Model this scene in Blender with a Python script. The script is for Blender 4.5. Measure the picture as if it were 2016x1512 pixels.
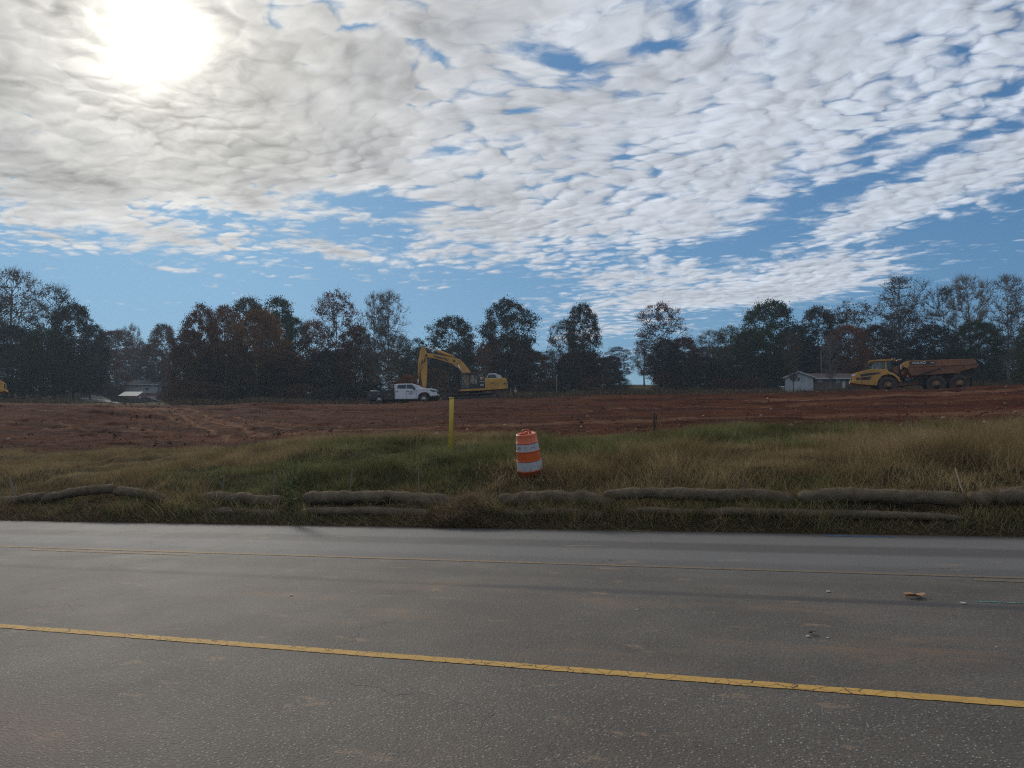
import bpy, bmesh, math, random
import numpy as np
from mathutils import Vector, Matrix, Euler
PI = math.pi; R = math.radians
scene = bpy.context.scene
C = scene.collection
for o in list(bpy.data.objects): bpy.data.objects.remove(o)
random.seed(7); rng = np.random.default_rng(7)

# ---------------------------------------------------------------- camera
F = 1500.0                      # focal length in pixels of the 2016-pixel photograph
PITCH = math.atan(84 / F)
camd = bpy.data.cameras.new('camera'); cam = bpy.data.objects.new('camera', camd); C.objects.link(cam)
camd.sensor_width = 36; camd.lens = F / 2016 * 36; camd.clip_start = .1; camd.clip_end = 8000
cam.rotation_euler = (PI / 2 + PITCH, 0, 0); cam.location = (0, 0, 0)
scene.camera = cam
scene.render.resolution_x = 1024; scene.render.resolution_y = 768
scene.view_settings.view_transform = 'Standard'; scene.view_settings.look = 'None'
scene.view_settings.exposure = 0.0; scene.view_settings.gamma = 1
scene.view_settings.use_curve_mapping = False
scene.render.engine = 'CYCLES'
scene.cycles.use_denoising = False; scene.cycles.filter_width = 1.2; scene.cycles.sample_clamp_indirect = 3
scene.cycles.volume_bounces = 1; scene.cycles.max_bounces = 6; scene.cycles.transparent_max_bounces = 16

def ray(px, py):
    a = (px - 1008) / F; b = (756 - py) / F
    return Vector((a, math.cos(PITCH) - b * math.sin(PITCH), math.sin(PITCH) + b * math.cos(PITCH)))
def P(px, py, Y):
    r = ray(px, py); return r * (Y / r.y)

# ---------------------------------------------------------------- node helper
class N:
    def __init__(s, nt): s.nt = nt
    def new(s, t, **k):
        n = s.nt.nodes.new(t)
        for a, b in k.items(): setattr(n, a, b)
        return n
    def put(s, sock, v):
        if isinstance(v, bpy.types.NodeSocket): s.nt.links.new(v, sock)
        elif v is not None: sock.default_value = v
    def m(s, op, a, b=None, c=None, clamp=False):
        n = s.new('ShaderNodeMath', operation=op); n.use_clamp = clamp
        s.put(n.inputs[0], a)
        if b is not None: s.put(n.inputs[1], b)
        if c is not None: s.put(n.inputs[2], c)
        return n.outputs[0]
    def v(s, op, a, b=None, scale=None):
        n = s.new('ShaderNodeVectorMath', operation=op)
        s.put(n.inputs[0], a)
        if b is not None: s.put(n.inputs[1], b)
        if scale is not None: s.put(n.inputs['Scale'], scale)
        return n.outputs['Value'] if op in ('DOT_PRODUCT', 'LENGTH', 'DISTANCE') else n.outputs[0]
    def noise(s, vec, scale, detail=4, rough=.5, dist=0., out=0, dim='3D'):
        n = s.new('ShaderNodeTexNoise', noise_dimensions=dim); s.put(n.inputs['Vector'], vec)
        n.inputs['Scale'].default_value = scale; n.inputs['Detail'].default_value = detail
        n.inputs['Roughness'].default_value = rough; n.inputs['Distortion'].default_value = dist
        return n.outputs[out]
    def vor(s, vec, scale, feature='F1', out='Distance', rand=1., dim='3D'):
        n = s.new('ShaderNodeTexVoronoi', feature=feature, voronoi_dimensions=dim); s.put(n.inputs['Vector'], vec)
        n.inputs['Scale'].default_value = scale; n.inputs['Randomness'].default_value = rand
        return n.outputs[out]
    def ss(s, x, lo, hi, a=0., b=1.):
        n = s.new('ShaderNodeMapRange', interpolation_type='SMOOTHSTEP'); s.put(n.inputs[0], x)
        for i, q in zip((1, 2, 3, 4), (lo, hi, a, b)): s.put(n.inputs[i], q)
        return n.outputs[0]
    def mix(s, f, a, b, mode='MIX'):
        n = s.new('ShaderNodeMix', data_type='RGBA', blend_type=mode)
        s.put(n.inputs[0], f)
        for i, q in ((6, a), (7, b)):
            if isinstance(q, (tuple, list)): q = tuple(q)[:3] + (1,)
            s.put(n.inputs[i], q)
        return n.outputs[2]
    def comb(s, x, y, z=0.):
        n = s.new('ShaderNodeCombineXYZ')
        for i, q in enumerate((x, y, z)): s.put(n.inputs[i], q)
        return n.outputs[0]
    def sep(s, v):
        n = s.new('ShaderNodeSeparateXYZ'); s.put(n.inputs[0], v); return n.outputs

# ---------------------------------------------------------------- sun and sky
SUN_PX = (298, 62)
sd = ray(*SUN_PX).normalized()
SUN_EL = math.asin(sd.z); SUN_AZ = math.atan2(sd.x, sd.y)
sl = bpy.data.lights.new('sun', 'SUN'); sl.energy = 2.0; sl.angle = R(8); sl.color = (1, .93, .82)
so = bpy.data.objects.new('sun', sl); C.objects.link(so)
so.rotation_euler = (-sd).to_track_quat('-Z', 'Y').to_euler()
world = bpy.data.worlds.new('World'); scene.world = world; world.use_nodes = True
wt = world.node_tree; wt.nodes.clear(); w = N(wt)
BG = .1
sky = w.new('ShaderNodeTexSky', sky_type='NISHITA'); sky.sun_disc = False
sky.sun_elevation = SUN_EL; sky.sun_rotation = SUN_AZ; sky.air_density = 1.0; sky.dust_density = .6; sky.ozone_density = 1.6
tc = w.new('ShaderNodeTexCoord').outputs['Generated']
dx, dy, dz = w.sep(tc)
zz = w.m('ADD', w.m('MAXIMUM', dz, .0), .07)
p = w.comb(w.m('DIVIDE', dx, zz), w.m('DIVIDE', dy, zz), 0.)
az = w.m('ARCTAN2', dx, dy); el = w.m('ARCSINE', dz)
# coverage: where the cloud deck thins and thickens across the sky (azimuth, elevation)
def ae(px, py):
    r = ray(px, py).normalized(); return math.atan2(r.x, r.y), math.asin(r.z)
aev = w.comb(az, el, 0.)
def blob(px, py, rx, ry, rot, amp, acc):
    a0, e0 = ae(px, py)
    mp = w.new('ShaderNodeMapping', vector_type='TEXTURE'); w.put(mp.inputs[0], aev)
    mp.inputs['Location'].default_value = (a0, e0, 0); mp.inputs['Rotation'].default_value = (0, 0, R(rot)); mp.inputs['Scale'].default_value = (rx / F, ry / F, 1)
    q = w.v('DOT_PRODUCT', mp.outputs[0], mp.outputs[0])
    return w.m('MULTIPLY_ADD', w.m('POWER', .3679, q), amp, acc)
warp = w.v('SCALE', w.v('SUBTRACT', w.noise(p, 1.3, 2, .5, 0, 1, '2D'), (.5, .5, .5)), None, .22)
pw = w.v('ADD', p, warp)
# lower edge of the deck by azimuth
fc = w.new('ShaderNodeFloatCurve'); cu = fc.mapping.curves[0]
pts = [(-60, 250), (0, 505), (300, 515), (560, 505), (700, 520), (850, 560), (1050, 600), (1250, 635), (1500, 640), (1700, 600), (1850, 500), (2016, 440), (2300, 420)]
while len(cu.points) > 2: cu.points.remove(cu.points[0])
arr = []
for (px, py) in pts:
    a0, e0 = ae(px, py); arr.append((a0 / 1.6 + .5, e0 / .6))
cu.points[0].location = (0, .3); cu.points[1].location = (1, .3)
for x_, y_ in arr: cu.points.new(x_, y_)
fc.mapping.update()
wt.links.new(w.m('ADD', w.m('DIVIDE', az, 1.6), .5, clamp=True), fc.inputs['Value'])
edge = w.m('MULTIPLY', fc.outputs[0], .6)
cov = w.ss(w.m('SUBTRACT', el, edge), -.03, .11, -.40, .17)
SKYBLOBS = [
 (845, 102, 75, 16, -28, -.38), (1100, 128, 110, 26, -18, -.34), (1150, 60, 60, 20, 10, -.16), (885, 298, 60, 12, 0, -.25), (1270, 92, 60, 10, 0, -.25),
 (735, 396, 170, 26, -3, -.62), (760, 455, 130, 25, 0, -.26), (1560, 440, 150, 40, 25, -.42), (1400, 490, 190, 22, 5, -.3), (1850, 300, 240, 16, 14, -.3),
 (1900, 455, 260, 34, 6, -.42), (1330, 385, 160, 12, -10, -.15), (400, 425, 90, 12, 0, -.3), (150, 460, 80, 12, 0, -.2), (1700, 300, 60, 16, 20, -.14),
 (620, 140, 60, 20, -45, -.12), (1010, 560, 140, 16, 0, -.2), (950, 480, 60, 16, 0, -.2), (1040, 440, 160, 24, 10, .12), (1000, 395, 60, 16, -60, .2),
 (1640, 395, 30, 20, 0, .0), (1800, 388, 210, 20, 15, .36), (1600, 545, 460, 32, 8, .42), (1430, 585, 260, 24, 3, .3), (350, 480, 260, 30, 0, .16),
 (690, 500, 75, 9, -8, .42), (330, 530, 30, 5, 0, .5), (880, 568, 60, 10, -5, .3), (1530, 150, 420, 130, 20, .14), (350, 250, 420, 220, 0, .3), (250, 80, 260, 160, 0, .3), (700,300,200,100,0,.1),
 (1960, 420, 120, 18, -10, .25), (1170, 655, 120, 16, 8, .3), (1250, 690, 160, 30, 0, .25)]
for b in SKYBLOBS:
    if b[5]: cov = blob(*b, cov)
big = w.noise(pw, 1.5, 2, .5, dim='2D')
rot_ = w.new('ShaderNodeVectorRotate', rotation_type='Z_AXIS'); w.put(rot_.inputs['Vector'], pw); rot_.inputs['Angle'].default_value = R(22)
ps = w.v('MULTIPLY', rot_.outputs[0], (.8, 1.05, 1.))
wn = w.v('SCALE', w.v('SUBTRACT', w.noise(ps, 14, 2, .5, 0, 1, '2D'), (.5, .5, .5)), None, .055)
ps = w.v('ADD', ps, wn)
cellw = w.ss(w.noise(p, 2.3, 2, .5, dim='2D'), .35, .65, .08, .5)
def puff(v):
    a = w.noise(v, 10, 6, .55, dim='2D')
    c = w.vor(v, 17, dim='2D')
    return w.m('SUBTRACT', w.m('MULTIPLY', a, 1.0), w.m('MULTIPLY', w.m('MULTIPLY', c, c), cellw)), c
n0, cell = puff(ps)
sunp = Vector((sd.x / (sd.z + .07), sd.y / (sd.z + .07), 0))
tosun = w.v('NORMALIZE', w.v('SUBTRACT', tuple(sunp), p))
n1, _c = puff(w.v('ADD', ps, w.v('SCALE', tosun, None, .02)))
tot = w.m('ADD', w.m('ADD', n0, cov), w.m('MULTIPLY', w.m('SUBTRACT', big, .5), .5))
alpha = w.m('MULTIPLY', w.ss(tot, .22, .64), .97)
thick = w.ss(tot, .5, .95)
relief = w.m('SUBTRACT', n0, n1)
cs = w.v('DOT_PRODUCT', tc, tuple(sd))
ang = w.m('MULTIPLY', w.m('ARCCOSINE', w.m('MINIMUM', cs, .99999)), w.m('ADD', .55, w.m('ADD', w.m('MULTIPLY', w.noise(pw, 5, 3, .6, dim='2D'), .55), w.m('MULTIPLY', n0, .35))))
g1 = w.m('EXPONENT', w.m('MULTIPLY', w.m('POWER', w.m('DIVIDE', ang, .47), 2.), -1.))   # broad forward scattering
g2 = w.m('EXPONENT', w.m('MULTIPLY', w.m('POWER', w.m('DIVIDE', ang, .092), 2.), -1.))
g3 = w.m('EXPONENT', w.m('MULTIPLY', w.m('POWER', w.m('DIVIDE', ang, .030), 2.), -1.))
g4 = w.m('EXPONENT', w.m('MULTIPLY', w.m('POWER', w.m('DIVIDE', ang, .2), 2.), -1.))
lum = w.m('ADD', .73, w.m('MULTIPLY', relief, w.m('SUBTRACT', .62, w.m('MULTIPLY', g1, .28))))
lum = w.m('SUBTRACT', lum, w.m('MULTIPLY', w.m('MULTIPLY', cell, cell), .20))
lum = w.m('SUBTRACT', lum, w.m('MULTIPLY', thick, w.m('ADD', .05, w.m('MULTIPLY', g1, .17))))
lum = w.m('ADD', lum, w.m('MULTIPLY', w.m('SUBTRACT', w.noise(pw, 3.1, 2, .5, dim='2D'), .5), w.m('ADD', -.2, w.m('MULTIPLY', g1, -.35))))
lum = w.m('MAXIMUM', lum, .16)
ccol = w.mix(g1, (.82, .90, 1.03), (.98, .955, .91))
cl = w.v('SCALE', ccol, None, lum)
sunc = w.v('SCALE', (1., .95, .80), None, w.m('ADD', w.m('MULTIPLY', g2, w.m('ADD', .36, w.m('MULTIPLY', relief, 1.5))), w.m('ADD', w.m('MULTIPLY', g3, 3.5), w.m('MULTIPLY', g4, .20))))
cl = w.v('ADD', cl, sunc)
L = w.v('SCALE', sky.outputs[0], None, BG * 0.8)          # film-like shoulder on the clear sky
comp = w.v('DIVIDE', L, w.v('ADD', w.v('SCALE', L, None, 1.5), (1, 1, 1)))
skyc = w.v('SCALE', w.v('MULTIPLY', comp, (.60, 1.08, 1.60)), None, 1 / BG)
mx = w.mix(alpha, skyc, w.v('SCALE', cl, None, 1 / BG))
world.cycles.sampling_method = 'MANUAL'; world.cycles.sample_map_resolution = 512
bg = w.new('ShaderNodeBackground'); wt.links.new(mx, bg.inputs[0]); bg.inputs[1].default_value = BG
wo = w.new('ShaderNodeOutputWorld'); wt.links.new(bg.outputs[0], wo.inputs[0])

# ---------------------------------------------------------------- helpers for things and parts
def tag(o, label=None, cat=None, group=None, kind=None):
    for k, v_ in (('label', label), ('category', cat), ('group', group), ('kind', kind)):
        if v_: o[k] = v_
    return o
def empty(name, loc=(0, 0, 0), rot=(0, 0, 0), label=None, cat=None, group=None):
    o = bpy.data.objects.new(name, None); C.objects.link(o); o.location = loc; o.rotation_euler = rot
    o.empty_display_size = .2
    return tag(o, label, cat, group)
def children(o): return [c for c in bpy.data.objects if c.parent == o]
def copy_tree(o, parent=None):
    c = o.copy(); C.objects.link(c)
    if parent: c.parent = parent
    for ch in children(o): copy_tree(ch, c)
    return c
class MB:
    def __init__(s): s.v = []; s.f = []; s.sm = []
    def add(s, vs, fs, smooth=False):
        n = len(s.v); s.v += [tuple(q) for q in vs]; s.f += [tuple(i + n for i in f) for f in fs]; s.sm += [smooth] * len(fs); return s
    def box(s, c, size, rot=None):
        h = [q / 2 for q in size]; vs = []
        for x in (-1, 1):
            for y in (-1, 1):
                for z in (-1, 1):
                    q = Vector((x * h[0], y * h[1], z * h[2]))
                    if rot: q = Euler(rot).to_matrix() @ q
                    vs.append(q + Vector(c))
        return s.add(vs, [(0, 1, 3, 2), (4, 6, 7, 5), (0, 4, 5, 1), (2, 3, 7, 6), (0, 2, 6, 4), (1, 5, 7, 3)])
    def prism(s, poly, y0, y1, inset=0.):
        """side outline (x,z) extruded from y0 to y1"""
        poly = [p_ for p_ in poly]; n = len(poly)
        area = sum(poly[i][0] * poly[(i + 1) % n][1] - poly[(i + 1) % n][0] * poly[i][1] for i in range(n))
        if area < 0: poly = poly[::-1]
        if inset:
            cx = sum(q[0] for q in poly) / n; cz = sum(q[1] for q in poly) / n
            pin = []
            for i in range(n):
                a, b, c = Vector(poly[i - 1]), Vector(poly[i]), Vector(poly[(i + 1) % n])
                e1 = (b - a).normalized(); e2 = (c - b).normalized()
                nn = Vector((-e1.y - e2.y, e1.x + e2.x))
                nn = nn.normalized() * inset if nn.length > .2 else Vector((0, 0))
                pin.append(b + nn)
            rings = [(pin, y0), (poly, y0 + inset), (poly, y1 - inset), (pin, y1)]
        else: rings = [(poly, y0), (poly, y1)]
        vs = [(q[0], yy, q[1]) for pl, yy in rings for q in pl]
        fs = [tuple(range(n)), tuple(reversed([(len(rings) - 1) * n + i for i in range(n)]))]
        for r_ in range(len(rings) - 1):
            for i in range(n):
                j = (i + 1) % n
                fs.append((r_ * n + i, (r_ + 1) * n + i, (r_ + 1) * n + j, r_ * n + j))
        return s.add(vs, fs)
    def tube(s, pts, rad, n=8, caps=True, smooth=True):
        pts = [Vector(q) for q in pts]
        if not isinstance(rad, (list, tuple)): rad = [rad] * len(pts)
        vs = []; prev = None
        for i, q in enumerate(pts):
            t = (pts[min(i + 1, len(pts) - 1)] - pts[max(i - 1, 0)]).normalized()
            if prev is None:
                a = t.orthogonal().normalized()
            else:
                a = (prev - t * prev.dot(t));
                a = a.normalized() if a.length > 1e-6 else t.orthogonal().normalized()
            prev = a; b = t.cross(a)
            for k in range(n):
                th = 2 * PI * k / n
                vs.append(q + (a * math.cos(th) + b * math.sin(th)) * rad[i])
        fs = [(i * n + k, i * n + (k + 1) % n, (i + 1) * n + (k + 1) % n, (i + 1) * n + k) for i in range(len(pts) - 1) for k in range(n)]
        s.add(vs, fs, smooth)
        if caps:
            m_ = len(s.v) - len(vs); s.f += [tuple(m_ + k for k in reversed(range(n))), tuple(m_ + (len(pts) - 1) * n + k for k in range(n))]; s.sm += [False, False]
        return s
    def lathe(s, prof, c, axis='Y', n=24, smooth=True):
        """prof: list of (radius, along)"""
        vs = []
        for r_, h in prof:
            for k in range(n):
                th = 2 * PI * k / n; a, b = r_ * math.cos(th), r_ * math.sin(th)
                q = {'Y': (a, h, b), 'Z': (a, b, h), 'X': (h, a, b)}[axis]
                vs.append((q[0] + c[0], q[1] + c[1], q[2] + c[2]))
        fs = [(i * n + k, i * n + (k + 1) % n, (i + 1) * n + (k + 1) % n, (i + 1) * n + k) for i in range(len(prof) - 1) for k in range(n)]
        fs += [tuple(range(n)), tuple((len(prof) - 1) * n + k for k in reversed(range(n)))]
        return s.add(vs, fs, smooth)
    def build(s, name, mat, parent=None, fix=True):
        me = bpy.data.meshes.new(name); me.from_pydata(s.v, [], s.f)
        me.polygons.foreach_set('use_smooth', s.sm)
        if fix:
            bm = bmesh.new(); bm.from_mesh(me); bmesh.ops.recalc_face_normals(bm, faces=bm.faces); bm.to_mesh(me); bm.free()
        me.materials.append(mat); me.update()
        o = bpy.data.objects.new(name, me); C.objects.link(o)
        if parent: o.parent = parent
        return o
def mesh_np(name, verts, faces, mat, k, parent=None, smooth=False):
    """verts (n,3), faces (m,k)"""
    me = bpy.data.meshes.new(name)
    me.vertices.add(len(verts)); me.vertices.foreach_set('co', np.ascontiguousarray(verts, dtype=np.float32).ravel())
    m_ = len(faces); me.loops.add(m_ * k); me.loops.foreach_set('vertex_index', np.ascontiguousarray(faces, dtype=np.int32).ravel())
    me.polygons.add(m_); me.polygons.foreach_set('loop_start', np.arange(0, m_ * k, k, dtype=np.int32))
    me.polygons.foreach_set('loop_total', np.full(m_, k, dtype=np.int32))
    me.polygons.foreach_set('use_smooth', np.full(m_, smooth))
    me.update(calc_edges=True); me.materials.append(mat)
    o = bpy.data.objects.new(name, me); C.objects.link(o)
    if parent: o.parent = parent
    return o
def text_mesh(name, txt, size, mat, parent, loc, rot=(PI / 2, 0, 0), depth=.01, bold=.0, width=None, align='CENTER'):
    cu_ = bpy.data.curves.new(name, 'FONT'); cu_.body = txt; cu_.size = size; cu_.extrude = depth; cu_.offset = bold
    cu_.align_x = align; cu_.align_y = 'CENTER'
    t = bpy.data.objects.new('tmp', cu_); C.objects.link(t)
    bpy.context.view_layer.update()
    me = bpy.data.meshes.new_from_object(t.evaluated_get(bpy.context.evaluated_depsgraph_get()))
    bpy.data.objects.remove(t)
    if width:
        xs = [v_.co.x for v_ in me.vertices]; k = width / (max(xs) - min(xs))
        for v_ in me.vertices: v_.co.x *= k
    me.materials.clear(); me.materials.append(mat)
    o = bpy.data.objects.new(name, me); C.objects.link(o); o.location = loc; o.rotation_euler = rot; o.parent = parent
    return o

# ---------------------------------------------------------------- materials
def new_mat(name):
    m_ = bpy.data.materials.new(name); m_.use_nodes = True; nt = m_.node_tree; nt.nodes.clear()
    g = N(nt); b = g.new('ShaderNodeBsdfPrincipled'); o = g.new('ShaderNodeOutputMaterial'); nt.links.new(b.outputs[0], o.inputs[0])
    return m_, g, b
def setc(g, sock, v_):
    if isinstance(v_, (tuple, list)): sock.default_value = tuple(v_)[:3] + (1,)
    else: g.put(sock, v_)
def bump(g, b, h, strength, dist=.02):
    n = g.new('ShaderNodeBump'); n.inputs['Strength'].default_value = strength; n.inputs['Distance'].default_value = dist
    g.put(n.inputs['Height'], h); g.put(b.inputs['Normal'], n.outputs[0])
def plain(name, col, rough=.6, metal=0., var=.15, dirt=None, dirt_amt=.4, scale=3., spec=.5):
    """paint or plastic with uneven tone and optional dirt patches"""
    m_, g, b = new_mat(name)
    co = g.new('ShaderNodeTexCoord').outputs['Object']
    n = g.noise(co, scale, 5, .6)
    k = g.ss(n, .3, .7, 1 - var, 1 + var * .6)
    c = g.v('SCALE', tuple(col), None, k)
    if dirt:
        c = g.mix(g.m('MULTIPLY', g.ss(g.noise(co, scale * 1.7, 6, .7), .42, .66), dirt_amt), c, dirt)
    g.put(b.inputs['Base Color'], c)
    g.put(b.inputs['Roughness'], g.m('ADD', rough, g.m('MULTIPLY', g.m('SUBTRACT', n, .5), .2)))
    b.inputs['Metallic'].default_value = metal; b.inputs['Specular IOR Level'].default_value = spec
    return m_
CLAY = (.24, .085, .04)

# road frame: u along the road (rising to the right), v across it and away from the camera
UD = Vector((.947, -.322, 0)).normalized(); VD = Vector((.322, .947, 0)).normalized()
SL = .0275; ZR = -1.6
EDGE = 12.28
def uv_of(x, y): return x * UD.x + y * UD.y, x * VD.x + y * VD.y
def xy_of(u, v_): return u * UD.x + v_ * VD.x, u * UD.y + v_ * VD.y
def road_px(px, py):
    """point of the road plane seen at a pixel of the photograph"""
    r = ray(px, py); u, v_ = uv_of(r.x, r.y)
    t = ZR / (r.z - SL * u); return r * t

# ---- numpy noise
def _hash(ix, iy, seed):
    h = (ix.astype(np.int64) * 374761393 + iy.astype(np.int64) * 668265263 + seed * 1442695041) & 0xffffffff
    h = ((h ^ (h >> 13)) * 1274126177) & 0xffffffff
    return ((h ^ (h >> 16)) & 0xffff) / 65535.0
def vnoise(x, y, seed=0):
    x = np.asarray(x, float); y = np.asarray(y, float)
    ix = np.floor(x); iy = np.floor(y); fx = x - ix; fy = y - iy
    fx = fx * fx * (3 - 2 * fx); fy = fy * fy * (3 - 2 * fy)
    a = _hash(ix, iy, seed); b = _hash(ix + 1, iy, seed); c = _hash(ix, iy + 1, seed); d = _hash(ix + 1, iy + 1, seed)
    return (a * (1 - fx) + b * fx) * (1 - fy) + (c * (1 - fx) + d * fx) * fy
def fbm(x, y, seed=0, oct=4, gain=.5):
    s_ = 0; a = 1; t = 0
    for i in range(oct):
        s_ = s_ + a * vnoise(x * 2 ** i, y * 2 ** i, seed + i); t += a; a *= gain
    return s_ / t
def sstep(x, a, b):
    t = np.clip((x - a) / (b - a), 0, 1); return t * t * (3 - 2 * t)

# ---- terrain heights from rows read off the photograph, kept as metres
COLS = [-2500, -400, 0, 170, 250, 340, 700, 1000, 1250, 1500, 1800, 2016, 2500, 4500]
ROWS = {
 14: [1010, 1010, 1000, 995, 992.5, 990, 965, 955, 940, 915, 905, 900, 890, 880],
 18: [990, 985, 975, 962, 953.5, 945, 900, 888, 880, 872, 862, 858, 850, 840],
 22: [960, 955, 940, 925, 917.5, 910, 870, 864, 858, 852, 845, 842, 835, 825],
 30: [905, 900, 888, 882, 879, 876, 856, 850, 845, 840, 832, 826, 818, 805],
 40: [860, 860, 856, 852, 849, 846, 838, 832, 825, 820, 812, 804, 796, 785],
 52: [825, 825, 828, 826, 824, 822, 815, 808, 802, 796, 787, 778, 770, 765],
 64: [803, 801, 801, 803, 803.5, 804, 799, 788, 781, 776, 768, 758, 752, 750],
 70: [800, 797, 797, 800, 801, 802, 798, 787, 781, 777, 770, 760, 754, 750],
 84: [797, 795, 795, 797, 798.5, 800, 799, 789, 785, 780, 774, 764, 758, 750],
 105: [795, 795, 795, 797, 798, 799, 798, 789, 783, 779, 774, 765, 758, 750],
 135: [790, 788, 788, 791, 795, 796, 795, 783, 766, 774, 770, 763, 756, 745],
 170: [780, 776, 774, 781, 791, 789, 790, 776, 757, 768, 764, 760, 753, 742],
 230: [768, 765, 763, 766, 776, 778, 780, 766, 760, 762, 760, 757, 750, 742],
 400: [766, 766, 766, 766, 772, 768, 775, 768, 770, 765, 762, 760, 755, 745],
 1200: [790, 790, 790, 790, 790, 790, 790, 790, 790, 790, 790, 790, 790, 790],
 6000: [815, 815, 815, 815, 815, 815, 815, 815, 815, 815, 815, 815, 815, 815]}
KY = np.log(np.array(sorted(ROWS))); KR = np.array([ROWS[k] for k in sorted(ROWS)], float)
KC = np.array(COLS, float)
def _row(cols, ly):
    ly = np.clip(ly, KY[0], KY[-1]); i = np.clip(np.searchsorted(KY, ly) - 1, 0, len(KY) - 2)
    t = (ly - KY[i]) / (KY[i + 1] - KY[i])
    c = np.clip(cols, KC[0], KC[-1]); j = np.clip(np.searchsorted(KC, c) - 1, 0, len(KC) - 2)
    s_ = (c - KC[j]) / (KC[j + 1] - KC[j]); s_ = s_ * s_ * (3 - 2 * s_)
    return (KR[i, j] * (1 - s_) + KR[i, j + 1] * s_) * (1 - t) + (KR[i + 1, j] * (1 - s_) + KR[i + 1, j + 1] * s_) * t
def dirt_edge(u): return 21.6 + 1.3 * (fbm(u * .12, u * 0 + 3.3, 5, 3) - .5) + .5 * (fbm(u * .9, u * 0, 8, 2) - .5)
def gz(x, y, rough=True):
    x = np.asarray(x, float); y = np.asarray(y, float)
    u = x * UD.x + y * UD.y; v_ = x * VD.x + y * VD.y
    zr = ZR + SL * u
    # bank beside the road
    prof = np.interp(v_, [-200, -14, -8, -7, 12.1, 12.28, 12.5, 12.8, 13.05, 13.5, 14.3, 15.5, 22], [0, -.2, -.15, -.05, -.06, .0, .13, .27, .31, .51, .79, .96, 1.6])
    near = zr + prof
    d = np.maximum(y, 8.)
    cols = 1008 + F * x / d; ly = np.log(d)
    r = (_row(cols, ly - .05) + 2 * _row(cols, ly) + _row(cols, ly + .05)) / 4
    b = (756 - r) / F; far = d * (math.sin(PITCH) + b * math.cos(PITCH)) / (math.cos(PITCH) - b * math.sin(PITCH))
    k = sstep(v_, 14.2, 18.5) * sstep(y, 8, 13)
    z = near * (1 - k) + far * k
    if rough:
        veg = sstep(v_, 12.3, 13.2) * (1 - sstep(v_, 20, 22))
        z = z + veg * .34 * (fbm(x * 1.1, y * 1.1, 11, 3) - .5)
        e = dirt_edge(u)
        dm = sstep(v_, e - .2, e + .6) * (1 - sstep(y, 95, 120)) 
        clod = (fbm(x * 1.7, y * 1.7, 21, 4, .6) - .5) * .18 + (np.abs(fbm(u * .22, v_ * 1.1, 31, 3) - .5)) * .45
        tracks = .05 * np.sin(v_ * 4.2 + 3 * fbm(u * .05, v_ * .05, 44, 2)) * sstep(fbm(u * .05, v_ * .12, 41, 2), .45, .6)
        z = z + dm * (clod + tracks)
        # heaps and hollows on the left of the pad
        z = z + .75 * np.exp(-(((x + 27) / 5.5) ** 2 + ((y - 50) / 3.2) ** 2)) + .35 * np.exp(-(((x + 20) / 6) ** 2 + ((y - 60) / 3) ** 2))
        z = z - .35 * np.exp(-(((x + 14) / 5) ** 2 + ((y - 38) / 2.5) ** 2))
        far_ = sstep(y, 90, 130); z = z + far_ * .5 * (fbm(x * .12, y * .12, 51, 3) - .5)
    return z
def g1z(x, y, rough=False): return float(gz(np.array([x]), np.array([y]), rough)[0])
def on_ground(px, Y): 
    x = (px - 1008) / F * Y / (math.cos(PITCH) + 0 * Y)
    return Vector((x, Y, g1z(x, Y, True)))

def ray_ground(px, py):
    r = ray(px, py); ts = np.exp(np.linspace(math.log(17), math.log(110), 900)); x = r.x * ts / r.y; z = r.z * ts / r.y
    h = gz(x, ts, False) - z; k = int(np.argmax(h > 0)) if (h > 0).any() else len(ts) - 1
    return x[k], ts[k]
TRACKS = [([(215, 801), (300, 808), (370, 822), (440, 840), (480, 852), (486, 868)], .5), ([(60, 806), (240, 812), (360, 828), (450, 843), (540, 855), (600, 846)], .5),
 ([(255, 803), (350, 811), (440, 826), (520, 836), (640, 840)], .45), ([(640, 852), (900, 842), (1150, 833), (1400, 826), (1700, 819), (2050, 812)], .9), ([(870, 843), (930, 842), (990, 839)], .5),
 ([(1100, 812), (1400, 803), (1700, 797), (2050, 786)], .35), ([(0, 838), (200, 845), (380, 852), (560, 852)], .4), ([(1500, 790), (1760, 780), (2050, 768)], .8), ([(300, 806), (330, 807)], 1.6)]
TRW = [([ray_ground(*p_) for p_ in pts], w_) for pts, w_ in TRACKS]
def track_field(x, y):
    out = np.zeros_like(x)
    for pts, w_ in TRW:
        d = np.full_like(x, 1e9)
        for (ax, ay), (bx_, by_) in zip(pts[:-1], pts[1:]):
            L2 = (bx_ - ax) ** 2 + (by_ - ay) ** 2 + 1e-9
            t = np.clip(((x - ax) * (bx_ - ax) + (y - ay) * (by_ - ay)) / L2, 0, 1)
            d = np.minimum(d, np.hypot(x - ax - t * (bx_ - ax), y - ay - t * (by_ - ay)))
        d = d + .5 * (fbm(x * .8, y * .8, 17, 3) - .5)
        prof = np.exp(-((d - w_ * 1.6) / (w_ * .33)) ** 2) + (.6 if w_ > .7 else .15) * np.exp(-(d / (w_ * 1.5)) ** 2)
        out = np.maximum(out, prof)
    return out
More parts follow.
